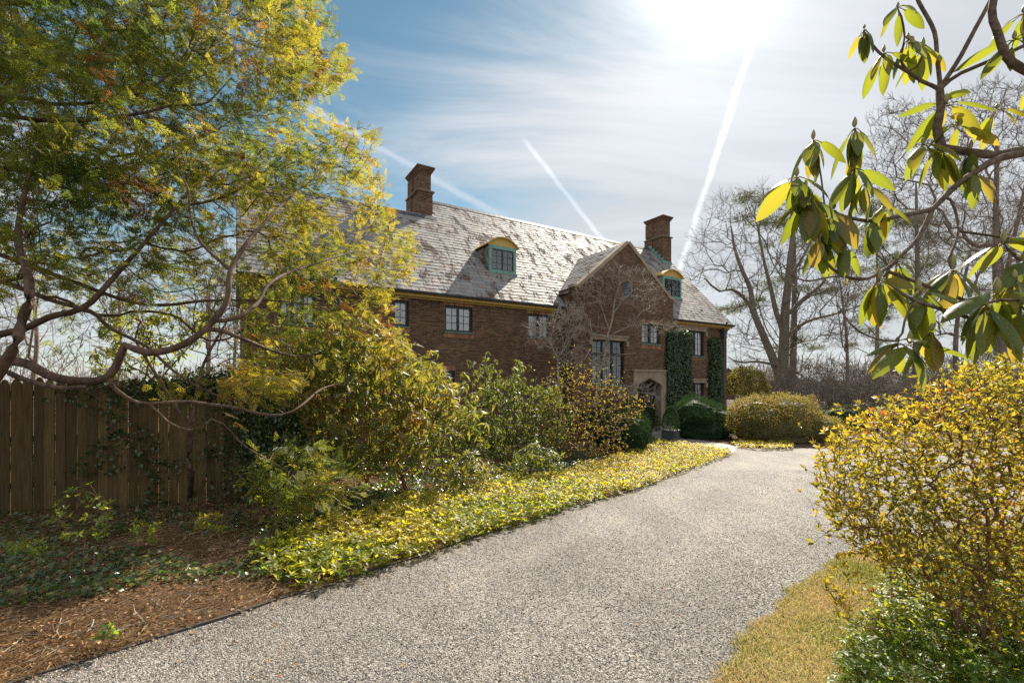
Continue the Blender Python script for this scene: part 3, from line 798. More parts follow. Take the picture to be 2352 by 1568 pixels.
# ---- dormers
def make_dormer(xl, xr, ytop, ybot, yarch, wl, wr):
    # front plane where its bottom meets the slope
    t = 1.0
    for _ in range(60):
        z_ = hp(xl, ybot, t)[1]; t += (z_-zr(t))*.4
    s0 = hp(xl, ybot, t)[0]; s1 = hp(xr, ybot, t)[0]; zt = hp(xl, ytop, t)[1]; zb = zr(t)-.02; za = hp((xl+xr)/2, yarch, t)[1]
    mb = MB(); back = lambda z_: (z_-ZE)/K+TE
    mb.face([(s1-.01, t+.03, zb), (s1-.01, back(zt), zt), (s1-.01, t+.03, zt)])
    D_ = mb.build('dormer', MATS['slate'], house)
    mb = MB(); mb.face([(s0+.01, t+.03, zb), (s0+.01, back(zt), zt), (s0+.01, t+.03, zt)]); mb.build('cheek', MATS['slate'], D_)
    # slates hung on the left cheek
    V, F, r = slates(lambda u, v, h: (s0+.012-h, u, zb+v), lambda u, v: u < back(zb+v)+.05, t+.02, back(zt), 0, zt-zb, course=.17, wid=.26)
    build('cheek_slates', V, F, MATS['slate'], D_, rnd=r)
    mb = MB(); a, b = s0+.14, s1-.14; z0_, z1_ = zb+.16, zt-.16
    mb.box(s0, s1, t-.03, t+.04, zb, z0_); mb.box(s0, s1, t-.03, t+.04, z1_, zt); mb.box(s0, a, t-.031, t+.041, z0_, z1_); mb.box(b, s1, t-.031, t+.041, z0_, z1_)
    mb.box(s0-.05, s1+.05, t-.07, t-.032, zb-.01, zb+.06)
    mb.build('dormer_frame', MATS['copper'], D_)
    # arched roof: curved shell from front eave back to the slope
    n_ = 14; V = []; F = []; c = (s0+s1)/2; hw = (s1-s0)/2+.12
    def arc(i): 
        u = -1+2*i/n_; return c+u*hw, zt-.03+(za-zt+.03)*(1-abs(u)**2.1)
    for off in (0.0, .05):
        for i in range(n_+1):
            x, z_ = arc(i); V.append((x, t-.12, z_+off)); V.append((x, back(z_+off)+.3, z_+off))
    k_ = 2*(n_+1)
    for i in range(n_): F += [(2*i, 2*i+2, 2*i+3, 2*i+1), (k_+2*i+1, k_+2*i+3, k_+2*i+2, k_+2*i), (2*i, k_+2*i, k_+2*i+2, 2*i+2)]
    build('arched_roof', V, [np.array(F)], MATS['ochre_paint'], D_)
    mb = MB()
    for i in range(n_):
        (x0_, za_), (x1_, zb_) = arc(i), arc(i+1)
        mb.face([(x0_, t-.02, zt), (x1_, t-.02, zt), (x1_, t-.02, max(zb_, zt+.001)), (x0_, t-.02, max(za_, zt+.001))])
    mb.build('tympanum', MATS['ochre_paint'], D_)
    mb = MB(); yf = t
    mb.box(a, b, yf, yf+.05, z0_, z0_+.04); mb.box(a, b, yf, yf+.05, z1_-.04, z1_); mb.box(a, a+.04, yf+.001, yf+.051, z0_+.04, z1_-.04); mb.box(b-.04, b, yf+.001, yf+.051, z0_+.04, z1_-.04)
    m_ = (a+b)/2; mb.box(m_-.03, m_+.03, yf-.01, yf+.045, z0_+.04, z1_-.04)
    for q in ((a+m_)/2, (b+m_)/2): mb.box(q-.009, q+.009, yf+.01, yf+.03, z0_+.04, z1_-.04)
    for j in (1, 2): z_ = z0_+(z1_-z0_)*j/3; mb.box(a+.04, m_-.03, yf+.011, yf+.029, z_-.009, z_+.009); mb.box(m_+.03, b-.04, yf+.011, yf+.029, z_-.009, z_+.009)
    mb.build('window', MATS['black_paint'], D_)
    mb = MB(); mb.face([(a, yf+.022, z0_), (b, yf+.022, z0_), (b, yf+.022, z1_), (a, yf+.022, z1_)]); mb.build('pane', MATS['glass'], D_)
    mb = MB(); mb.face([(a, yf+.7, z0_-.3), (b, yf+.7, z0_-.3), (b, yf+.7, z1_+.3), (a, yf+.7, z1_+.3)]); mb.build('room', MATS['room_dark'], D_)
make_dormer(1289, 1360, 643.6, 716, 629, 1299, 1353)
make_dormer(1747, 1796, 726, 783, 713, 1755, 1791)

# ---- chimneys
def make_chimney(s0, s1, t0, t1, ztop, zb, zband):
    mb = MB(); e = .05
    mb.box(s0, s1, t0, t1, zb, zband+.04)
    mb.box(s0+.06, s1-.06, t0+.06, t1-.06, zband+.2, ztop-.3)
    tm_ = t0+(t1-t0)*.58; mb.box(s0-.07, s0+.001, tm_, t1+.04, zb, zband-.001); mb.box(s0-.01, s0+.059, tm_, t1+.0, zband+.2, ztop-.3)
    c_ = mb.build('chimney', MATS['brick'], house)
    mb = MB(); mb.box(s0-.11, s1+.08, t0-.08, t1+.08, zband+.04, zband+.11); mb.hexa([(s0-.04, t0-.03, zband+.11), (s1+.03, t0-.03, zband+.11), (s1+.03, t1+.03, zband+.11), (s0-.04, t1+.03, zband+.11), (s0+.05, t0+.05, zband+.2), (s1-.05, t0+.05, zband+.2), (s1-.05, t1-.05, zband+.2), (s0+.05, t1-.05, zband+.2)])
    mb.build('stone_band', MATS['dark_stone'], c_)
    mb = MB()
    for i in range(4): d_ = -.03+i*.045; mb.box(s0-d_, s1+d_, t0-d_, t1+d_, ztop-.3+i*.075, ztop-.3+(i+1)*.075)
    mb.box(s0+.1, s1-.1, t0+.1, t1-.1, ztop, ztop+.02)
    mb.build('corbelled_cap', MATS['brick'], c_)
    return c_
t0 = q2+.25; s0 = hp(1104, 500, t0)[0]; s1 = hp(1141, 500, t0)[0]
# depth of the left face from its far edge at 1073
t1 = ht(1075, s0)
zt_ = hp(1104, 434, t0)[1]; zb_ = hp(1104, 497, t0)[1]
c1 = make_chimney(s0, min(s1, sG-.12), t0, min(t1, t0+2.2), zt_, z2-1.5, zb_-.12)
sr1 = sR+.02; tR = ht(1770, sr1); s0 = hp(1748, 600, tR)[0]; t1 = ht(1702, s0)
zt_ = hp(1748, 567, tR)[1]; zb_ = hp(1748, 620, tR)[1]
c2 = make_chimney(s0, sr1, tR, min(t1, tR+4), zt_, zr(tR)-.6, zb_-.12)
# stepped copper flashing down the side of the right chimney
mb = MB(); tt = tR-.1
while tt < min(t1, q1): 
    zz = zr(tt); mb.box(s0-.09, s0-.071, tt, tt+.26, zz-.1, zz+.42); tt += .25
mb.box(s0-.02, sr1, tR-.05, tR-.003, zr(tR)-.1, zr(tR)+.12)
mb.build('flashing', MATS['copper'], c2)
print('HOUSE', dict(sL=sL, sR=sR, sG=sG, gL=gLs, gR=gRs, gA=gA, gkz=gkz, gkl=gkl, z1=z1, z2=z2, tR=tR, t1=t1, s0=s0, oz=oz, azs=azs, aza=aza, FAR=FAR_Y, tipY=tipY))
# ------------------------------------------------------------------ vegetation materials
leaf_mat('cedar_leaf', [(0, (.05, .085, .025)), (.3, (.11, .135, .032)), (.6, (.18, .165, .04)), (.86, (.24, .165, .045)), (.94, (.22, .10, .03)), (1, (.20, .075, .03))],
         [(0, (.16, .25, .03)), (.3, (.38, .42, .045)), (.6, (.64, .56, .055)), (.86, (.78, .58, .06)), (.94, (.50, .24, .05)), (1, (.36, .14, .04))], .5, .5, .35)
leaf_mat('rhodo_leaf', [(0, (.020, .05, .022)), (.5, (.035, .085, .03)), (.85, (.07, .11, .03)), (1, (.16, .12, .03))],
         [(0, (.30, .36, .03)), (.5, (.42, .44, .03)), (.85, (.52, .46, .04)), (1, (.62, .40, .05))], .36, .5, .5)
leaf_mat('rhodo_leaf_far', [(0, (.035, .07, .025)), (.5, (.075, .11, .03)), (.85, (.14, .14, .04)), (1, (.20, .13, .04))],
         [(0, (.28, .34, .04)), (.5, (.46, .46, .05)), (.85, (.60, .48, .06)), (1, (.62, .38, .06))], .42, .42, .36)
leaf_mat('azalea_leaf', [(0, (.05, .08, .02)), (.4, (.12, .13, .025)), (.7, (.20, .17, .03)), (.95, (.24, .16, .04)), (1, (.24, .08, .03))],
         [(0, (.24, .24, .03)), (.4, (.50, .41, .03)), (.7, (.74, .54, .04)), (.92, (.72, .42, .05)), (.93, (.60, .24, .04)), (1, (.42, .12, .04))], .4, .55, .5)
leaf_mat('hedge_azalea_leaf', [(0, (.09, .09, .03)), (.4, (.15, .14, .045)), (.75, (.18, .12, .05)), (1, (.22, .17, .08))],
         [(0, (.36, .34, .05)), (.4, (.45, .38, .07)), (.75, (.42, .26, .07)), (1, (.5, .4, .14))], .5, .4, .4)
leaf_mat('ground_cover_leaf', [(0, (.03, .085, .018)), (.4, (.08, .14, .02)), (.7, (.20, .20, .03)), (1, (.30, .24, .05))],
         [(0, (.20, .38, .03)), (.4, (.45, .54, .03)), (.7, (.75, .66, .04)), (1, (.85, .66, .07))], .42, .5, .4)
leaf_mat('ivy_leaf', [(0, (.015, .04, .014)), (.5, (.03, .07, .02)), (.85, (.06, .10, .03)), (1, (.16, .14, .05))],
         [(0, (.05, .12, .02)), (.5, (.12, .22, .03)), (.9, (.25, .32, .04)), (1, (.4, .35, .05))], .27, .3, .75)
leaf_mat('yew_needles', [(0, (.012, .032, .012)), (.6, (.022, .055, .018)), (1, (.05, .085, .025))],
         [(0, (.03, .08, .02)), (.6, (.07, .14, .03)), (1, (.13, .2, .04))], .7, .25, .2)
leaf_mat('pine_needles', [(0, (.03, .055, .02)), (.6, (.05, .075, .028)), (1, (.09, .09, .035))],
         [(0, (.08, .13, .03)), (.6, (.15, .18, .05)), (1, (.25, .22, .08))], .6, .35, .3)
leaf_mat('dry_leaf', [(0, (.07, .036, .02)), (.4, (.17, .095, .045)), (.7, (.30, .19, .10)), (.92, (.46, .34, .20)), (1, (.42, .17, .05))],
         [(0, (.2, .08, .03)), (.4, (.35, .17, .05)), (.7, (.42, .25, .1)), (1, (.6, .25, .05))], .7, .25, .25)
leaf_mat('straw', [(0, (.20, .12, .06)), (.5, (.36, .24, .12)), (1, (.52, .40, .24))], [(0, (.2, .1, .05)), (1, (.4, .28, .15))], .6, .2, .3)
leaf_mat('grass_blade', [(0, (.18, .24, .04)), (.30, (.32, .37, .09)), (.42, (.60, .53, .27)), (.8, (.72, .67, .42)), (1, (.58, .47, .27))],
         [(0, (.3, .36, .04)), (.3, (.42, .40, .08)), (.5, (.55, .44, .18)), (1, (.6, .4, .18))], .6, .4, .3)
leaf_mat('pebble', [(0, (.03, .03, .032)), (.3, (.12, .108, .095)), (.6, (.26, .23, .19)), (.85, (.42, .38, .32)), (1, (.6, .57, .51))], [(0, (.1, .1, .1)), (1, (.2, .2, .2))], .6, .0, .4)
simple_mat('cedar_bark', (.045, .026, .017), (.14, .09, .058), 14, .9, .8, stretch=(1, 1, .35), dist=.01)
simple_mat('grey_bark', (.13, .112, .085), (.23, .20, .155), 9, .9, .6, dist=.01)
simple_mat('pale_bark', (.22, .19, .15), (.34, .30, .25), 9, .85, .5, dist=.01)
simple_mat('red_bark', (.12, .055, .035), (.22, .12, .07), 12, .9, .6, dist=.006)
simple_mat('far_bark', (.15, .12, .095), (.25, .21, .17), 2, .95)
simple_mat('bud', (.22, .24, .07), (.30, .26, .10), 30, .5)
simple_mat('dogwood_bud', (.26, .17, .13), (.36, .26, .20), 20, .7)

def vnoise(p, s, k=0.0):
    q = np.asarray(p)*s
    a = np.sin(q[:, 0]*1.7+2.1*np.sin(q[:, 1]*1.3+k)+k)+np.sin(q[:, 1]*2.3+1.7*np.sin(q[:, 2]*1.9+k)+1+k)+np.sin(q[:, 2]*2.1+1.9*np.sin(q[:, 0]*1.1+k)+2+k)
    return a/6+.5
def whorls(tips, dirs, n, size, el, tmpl, g=rng, jit=.25, upz=.5, sz_var=.32, droopdir=0.0, wid=None, rn=None):
    """n leaves round each tip; el = angle of leaves above the plane across the shoot (radians)"""
    m = len(tips); a = nrm(dirs+np.array([0, 0, upz])); ref = np.where(np.abs(a[:, 2:3]) > .9, np.array([1., 0, 0]), np.array([0, 0, 1.]))
    u = nrm(np.cross(a, ref)); v = np.cross(a, u)
    ph = g.random((m, 1))*6.28+np.arange(n)*2*np.pi/n+g.normal(0, jit, (m, n))
    rad = np.cos(ph)[..., None]*u[:, None]+np.sin(ph)[..., None]*v[:, None]
    e = el+g.normal(0, jit*.8, (m, n, 1))
    d = np.cos(e)*rad+np.sin(e)*a[:, None]; d[..., 2] -= droopdir; d = nrm(d)
    up = np.cos(e)*a[:, None]-np.sin(e)*rad; up += g.normal(0, .15, up.shape)
    pos = np.repeat(tips[:, None], n, 1)+rad*size*.04-a[:, None]*size*(g.random((m, n, 1))*.25)
    s_ = size*(1+sz_var*g.normal(0, 1, m*n)).clip(.4, 1.7)
    d = d.reshape(-1, 3); up = up.reshape(-1, 3); pos = pos.reshape(-1, 3)
    V, F, idx = scatter(tmpl[0], tmpl[1], pos, frames(d, up), s_, wid)
    r = g.random(m*n) if rn is None else np.clip(np.repeat(rn, n)+g.normal(0, .12, m*n), 0, 1)
    return V, F, r[idx]
def loose(pos, d, up, size, tmpl, r, g=rng):
    V, F, idx = scatter(tmpl[0], tmpl[1], pos, frames(d, up), size)
    return V, F, np.asarray(r)[idx]
def unproj(xy, Y): return np.stack([(xy[:, 0]-1176)/1045.3*Y, Y, CAMZ-(xy[:, 1]-875.4)/1045.3*Y], -1)
def stem(pts, r0, r1): return ([at(*p) for p in pts], r0, r1)

# ------------------------------------------------------------------ the big cedar on the left
def spray_template():
    V = []; F = []
    def lobe(a, b, w_, z=0.0):
        a, b = np.array(a, float), np.array(b, float); d = b-a; p = np.array([-d[1], d[0]])/np.linalg.norm(d)*w_/2; m_ = a+d*.5
        k = len(V); V.extend([(a[0], a[1], z), (m_[0]+p[0], m_[1]+p[1], z+.01), (b[0], b[1], z-.02), (m_[0]-p[0], m_[1]-p[1], z-.01)]); F.append((k, k+1, k+2, k+3))
    lobe((0, 0), (.02, .55), .035); lobe((.02, .5), (0, 1), .06)
    for i in range(6):
        t = .06+.145*i; L_ = .40*(1-t)**.8+.07
        for sd in (-1, 1):
            t2 = t+(.05 if sd > 0 else 0); an = R(38+6*math.sin(i*2.3)); e = (sd*L_*math.sin(an), t2+L_*math.cos(an))
            lobe((0, t2), e, .056, .015*math.sin(i*3.1+sd))
            if i < 3:
                mx, my = e[0]*.5, t2+(e[1]-t2)*.5
                lobe((mx, my), (mx+sd*L_*.42, my+L_*.12), .05); lobe((mx, my), (mx-sd*L_*.02, my+L_*.42), .05)
    return V, [np.array(F)]
CS = spray_template()
cedar_limbs = [
 ([(-8.4, 5.9, -.1), (-8.3, 5.8, 1.0), (-8.3, 5.9, 2.6), (-8.4, 6.1, 4.8), (-8.5, 6.2, 7.0), (-8.6, 6.4, 9.0)], .22, .07),
 stem([(-70, 800, 5.5), (-20, 822, 5.3), (60, 835, 5.1), (130, 868, 5.0), (230, 873, 4.9), (268, 840, 4.9), (286, 792, 4.9), (300, 797, 4.9), (340, 810, 4.9), (400, 800, 5.0), (450, 773, 5.0), (490, 737, 5.1), (522, 690, 5.2), (530, 620, 5.3), (574, 549, 5.7), (640, 478, 6.4), (688, 435, 7.2), (760, 380, 8.2)], .075, .006),
 stem([(488, 741, 5.1), (554, 725, 5.3), (594, 692, 5.7), (621, 649, 6.0), (694, 615, 7.0), (828, 575, 8.6)], .035, .012),
 stem([(486, 750, 5.1), (561, 779, 5.3), (628, 805, 6.0), (690, 818, 6.8), (760, 800, 7.8)], .032, .012),
 stem([(-60, 790, 5.7), (0, 768, 5.6), (58, 754, 5.5), (119, 726, 5.5), (172, 715, 5.5), (211, 693, 5.6), (239, 662, 5.6), (278, 618, 5.8), (330, 560, 6.0), (400, 480, 6.3), (470, 400, 6.6)], .06, .02),
 stem([(-20, 880, 4.5), (0, 851, 4.5), (25, 810, 4.5), (42, 776, 4.5), (47, 743, 4.6), (64, 701, 4.6), (67, 646, 4.7), (56, 600, 4.9), (40, 540, 5.1), (60, 430, 5.3), (90, 330, 5.6)], .065, .025),
 stem([(11, 851, 4.7), (55, 871, 4.6), (133, 890, 4.5), (200, 887, 4.4)], .038, .026),
 stem([(244, 874, 4.9), (278, 904, 4.9), (311, 923, 5.0), (344, 927, 5.0), (426, 922, 5.1), (486, 929, 5.2), (541, 936, 5.3), (595, 949, 5.4), (632, 954, 5.5), (668, 947, 5.6), (697, 927, 5.8), (739, 893, 6.4), (790, 878, 7.0), (860, 860, 7.9)], .030, .010),
 stem([(-40, 655, 6.0), (0, 646, 6.0), (120, 690, 6.0), (208, 715, 5.9), (250, 751, 5.8), (305, 779, 5.8), (344, 801, 5.8), (389, 843, 5.9), (433, 876, 6.0), (482, 901, 6.0), (520, 915, 6.1), (580, 930, 6.3)], .045, .014),
 stem([(346, 927, 5.0), (389, 971, 5.0), (435, 987, 5.0), (468, 979, 5.0), (491, 962, 5.0), (526, 985, 5.1), (551, 1015, 5.2), (593, 1043, 5.3), (650, 1075, 5.5), (700, 1110, 5.7)], .017, .006),
 stem([(-50, 215, 6.4), (67, 227, 6.3), (133, 240, 6.2), (267, 230, 6.2), (333, 207, 6.2), (383, 177, 6.3), (417, 133, 6.4), (433, 110, 6.4), (443, 80, 6.5)], .04, .012),
 stem([(-60, 258, 6.2), (0, 263, 6.1), (100, 277, 6.0), (200, 277, 6.0), (333, 259, 6.1), (393, 243, 6.2), (467, 240, 6.3), (500, 213, 6.4), (530, 180, 6.5)], .045, .012),
 stem([(523, 615, 5.3), (458, 552, 5.4), (435, 480, 5.6), (433, 435, 5.7), (400, 373, 5.9)], .026, .010),
 stem([(-60, 40, 7.0), (0, 10, 6.9), (80, 5, 6.9), (200, -20, 7.0), (380, -60, 7.2), (560, -10, 7.4), (650, 60, 7.5), (720, 110, 7.6)], .05, .012),
 stem([(-60, 560, 6.8), (40, 600, 6.7), (150, 640, 6.6), (290, 690, 6.6), (380, 700, 6.7), (480, 690, 6.9), (620, 690, 7.6), (720, 700, 8.4)], .05, .014),
 stem([(-60, 380, 6.6), (60, 395, 6.6), (180, 440, 6.6), (300, 420, 6.7), (420, 470, 6.9), (560, 430, 7.5), (680, 330, 8.3)], .045, .012),
]
cedar_limbs = [(p_, r0*(.78 if i else 1), r1*.7) for i, (p_, r0, r1) in enumerate(cedar_limbs)]
crown = [(-160, -160), (700, -160), (735, -60), (748, 20), (772, 90), (800, 150), (770, 200), (715, 215), (740, 262), (805, 300), (850, 275), (862, 330), (862, 385), (880, 450), (892, 490), (925, 515), (972, 590), (935, 625), (890, 640), (896, 700), (900, 745), (930, 775), (975, 830), (1015, 862), (985, 905), (860, 900), (700, 890), (560, 850), (420, 800), (300, 800), (150, 820), (-160, 800)]
def cw(x, y):
    w_ = np.ones(len(x)); w_ = np.where((y > 560) & (x < 560), .38, w_); w_ = np.where((y > 690) & (x < 560), .16, w_); w_ = w_*np.clip(.45+1.3*(vnoise(np.stack([x, y, x*0], -1), .011, 3)-.25), .25, 1)
    w_ = np.where((y > 600) & (x >= 560) & (x < 640), .5, w_); w_ = np.where((x > 640) & (y > 700), .8, w_)
    w_ = np.where((x > 600) & (x < 860) & (y > 640) & (y < 760), w_*.55, w_)
    return w_
xy = in_poly(crown, 3900, cw)
Yd = 5.7+np.clip((xy[:, 0]-60)/850, 0, 1.1)*3.1+rng.normal(.4, .8, len(xy))
Yd = np.clip(Yd, 4.6, 11.0)
tg = unproj(xy, Yd)
low = in_poly([(545, 1075), (600, 1040), (700, 1030), (760, 1045), (830, 1090), (800, 1150), (700, 1165), (610, 1150)], 70)
tg2 = unproj(low, 5.4+rng.random(len(low))*.7)
mid = in_poly([(380, 880), (560, 850), (700, 870), (680, 900), (560, 905), (400, 905)], 60); tg3 = unproj(mid, 5.6+rng.random(len(mid))*.8)
tg = spread(np.concatenate([tg, tg2, tg3]), .09)
G = grow(cedar_limbs, tg, step=.13, bf=.22, bend=.45, wob=.06, tip=.0028, ex=2.35)
cedar = empty('cedar_tree', (-8.4, 5.9, 0), 'huge sprawling evergreen with feathery yellow green sprays hanging over the fence', 'tree')
def reloc(objs, root):
    for o in objs:
        o.matrix_parent_inverse = Matrix.Translation(root.location).inverted()
reloc(wood(G, cedar, MATS['cedar_bark'], .012), cedar)
tips, dirs = G['tips'], G['dirs']
# sprays at the tips and along the thin branches
thin = [(p, r) for p, r in G['lines'] if r.max() < .02]
extra = np.concatenate([p[1:] for p, r in thin]); ed = np.concatenate([nrm(np.diff(p, axis=0)) for p, r in thin])
sel = rng.random(len(extra)) < .45
bp = np.concatenate([tips, extra[sel]]); bd = np.concatenate([dirs, ed[sel]])
nper = np.r_[np.full(len(tips), 7), np.full(sel.sum(), 3)]
keepw = rng.random(len(bp)) < np.where((bp[:, 2] < 2.75) & (bp[:, 0]/bp[:, 1] < -.62), .4, 1.0)
bp, bd, nper = bp[keepw], bd[keepw], nper[keepw]
pos = np.repeat(bp, nper, 0); d = np.repeat(bd, nper, 0)
n_ = len(pos)
pos = pos+rng.normal(0, .07, (n_, 3))
hz = rng.normal(0, 1, (n_, 3)); hz[:, 2] *= .35
dd = nrm(d*.9+hz*.55+np.array([.12, 0, -.18])); up = nrm(np.array([0, 0, 1.])+rng.normal(0, .55, (n_, 3)))
cn_ = np.clip(.43+(vnoise(pos, 1.1)-.5)*.75+(vnoise(pos, 3.3, 2)-.5)*.45+rng.normal(0, .10, n_)+np.clip((pos[:, 0]/pos[:, 1]+.55)*.35, -.15, .2), 0, .92)
br = vnoise(pos, 2.3, 5); cn_ = np.where(br > .84, .93+.07*rng.random(n_), cn_)
V, F, idx = scatter(CS[0], CS[1], pos, frames(dd, up), .105+.12*rng.random(n_))
o = build('crown', V, F, MATS['cedar_leaf'], cedar, rnd=cn_[idx]); reloc([o], cedar)
print('CEDAR', len(tg), n_, len(V))

# ------------------------------------------------------------------ big-leaved rhododendron close by on the right
rh = empty('rhododendron', (2.9, 1.9, 0), 'close up big leaved rhododendron with drooping glossy leaves and thick bare limbs, upper right', 'shrub')
q = 1.55
rl = [
 ([(2.75, 2.0, 0), (2.7, 1.9, .8), (2.55, 1.75, 1.7), (2.35, 1.6, 2.3)], .04, .028),
 stem([(2760, 420, 1.6), (2500, 350, 1.58), (2352, 346, 1.56), (2285, 356, 1.55), (2200, 345, 1.55), (2150, 336, 1.55)], .024, .015),
 stem([(2165, 336, 1.55), (2152, 300, 1.55), (2160, 250, 1.55), (2158, 205, 1.56)], .0165, .014),
 stem([(2160, 200, 1.56), (2152, 130, 1.58), (2145, 70, 1.6), (2108, 0, 1.62), (2090, -60, 1.64)], .008, .007),
 stem([(2160, 200, 1.56), (2200, 140, 1.56), (2235, 75, 1.55), (2275, 0, 1.55), (2300, -60, 1.55)], .010, .007),
 stem([(2162, 200, 1.56), (2200, 172, 1.54), (2250, 150, 1.52), (2352, 105, 1.5), (2420, 60, 1.5)], .008, .007),
 stem([(2158, 203, 1.56), (2120, 188, 1.56), (2085, 165, 1.56), (2035, 135, 1.57), (2005, 105, 1.58), (1985, 72, 1.6)], .0075, .004),
 stem([(2085, 165, 1.56), (2065, 130, 1.56), (2078, 95, 1.56), (2072, 45, 1.56), (2062, 20, 1.56)], .005, .0035),
 stem([(2085, 165, 1.56), (2110, 150, 1.56), (2120, 120, 1.56)], .004, .003),
 stem([(2700, 260, 1.45), (2450, 200, 1.45), (2352, 160, 1.45), (2312, 130, 1.45), (2290, 70, 1.45), (2278, 30, 1.45), (2290, -40, 1.45)], .020, .012),
 stem([(2500, 330, 1.5), (2352, 352, 1.5), (2285, 368, 1.5), (2240, 395, 1.5), (2201, 422, 1.5), (2160, 462, 1.5), (2135, 482, 1.5), (2068, 495, 1.5), (2011, 508, 1.5), (1950, 500, 1.5), (1895, 480, 1.5)], .018, .005),
 stem([(2140, 484, 1.5), (2108, 548, 1.48), (2061, 595, 1.46), (2030, 636, 1.45)], .009, .006),
 stem([(2061, 598, 1.46), (2011, 632, 1.45), (1968, 642, 1.44), (1918, 622, 1.44), (1888, 585, 1.44), (1880, 540, 1.44), (1862, 470, 1.44)], .0065, .004),
 stem([(1990, 640, 1.44), (1918, 635, 1.42), (1851, 645, 1.42), (1815, 630, 1.42), (1797, 606, 1.42)], .0035, .003),
 stem([(1895, 482, 1.5), (1885, 400, 1.5), (1872, 330, 1.5)], .0035, .003),
 stem([(1950, 500, 1.5), (1962, 420, 1.5), (1962, 310, 1.5)], .004, .003),
 stem([(2350, 740, 1.3), (2250, 735, 1.3), (2180, 715, 1.3), (2100, 690, 1.3), (2068, 670, 1.3), (2040, 650, 1.32)], .007, .005),
 stem([(2100, 690, 1.3), (2080, 730, 1.3), (2061, 782, 1.3), (1990, 770, 1.32), (1950, 740, 1.33), (1925, 700, 1.34)], .004, .003),
 stem([(2178, 447, 1.49), (2196, 490, 1.46), (2200, 540, 1.43), (2178, 600, 1.4), (2185, 618, 1.4)], .005, .004),
 stem([(2420, 560, 1.35), (2352, 600, 1.35), (2305, 560, 1.35)], .006, .004),
 stem([(2450, 700, 1.2), (2352, 690, 1.2), (2290, 690, 1.2), (2262, 697, 1.2)], .006, .004),
]
rl = [(p_, r0*.82, r1*.82) for p_, r0, r1 in rl]
rhb = simple_mat('rhodo_bark', (.07, .05, .034), (.19, .14, .10), 60, .9, .9, dist=.004)
Gr = grow(rl, np.array([at(2352, 30, 1.5), at(2190, 240, 1.55)]), step=.03, tip=.0022, wob=.02)
reloc(wood(Gr, rh, rhb, .5, s2=8), rh)
# whorls: x, y, Y, number, length px, droop(deg below horizontal), lean
wh = [(1985, 66, 1.6, 8, 66, 50), (2062, 16, 1.56, 5, 74, 40), (2085, 90, 1.56, 9, 84, 48), (2120, 108, 1.56, 5, 92, 52), (1868, 320, 1.5, 9, 98, 70), (1963, 292, 1.5, 10, 112, 76),
      (1962, 385, 1.5, 7, 112, 52), (1861, 455, 1.44, 13, 118, 48), (1830, 405, 1.45, 8, 110, 52), (1915, 480, 1.5, 10, 112, 64), (2000, 500, 1.5, 6, 98, 62), (2173, 236, 1.54, 7, 112, 18), (2155, 340, 1.55, 9, 96, 66), (2230, 340, 1.53, 7, 90, 52), (2200, 285, 1.54, 6, 100, 22),
      (2018, 640, 1.45, 9, 124, 48), (2188, 618, 1.4, 9, 148, 50), (2110, 665, 1.34, 6, 130, 58), (2061, 785, 1.32, 8, 92, 50), (2090, 790, 1.3, 4, 130, 50), (2262, 700, 1.2, 7, 165, 52), (2290, 670, 1.2, 7, 160, 42), (2305, 556, 1.35, 8, 120, 28), (2352, 600, 1.3, 8, 130, 40), (2345, 700, 1.2, 8, 150, 55), (2352, 30, 1.5, 8, 100, 22), (2330, 90, 1.45, 7, 95, 35),
      (2400, 480, 1.4, 7, 120, 50), (2290, 250, 1.5, 5, 90, 45), (2380, 180, 1.5, 6, 90, 40)]
g5 = np.random.default_rng(21)
BL = leaf_big(w=.34, droop=.26, fold=.09)
midr = np.tile([-.06, .16, -.06], 7)
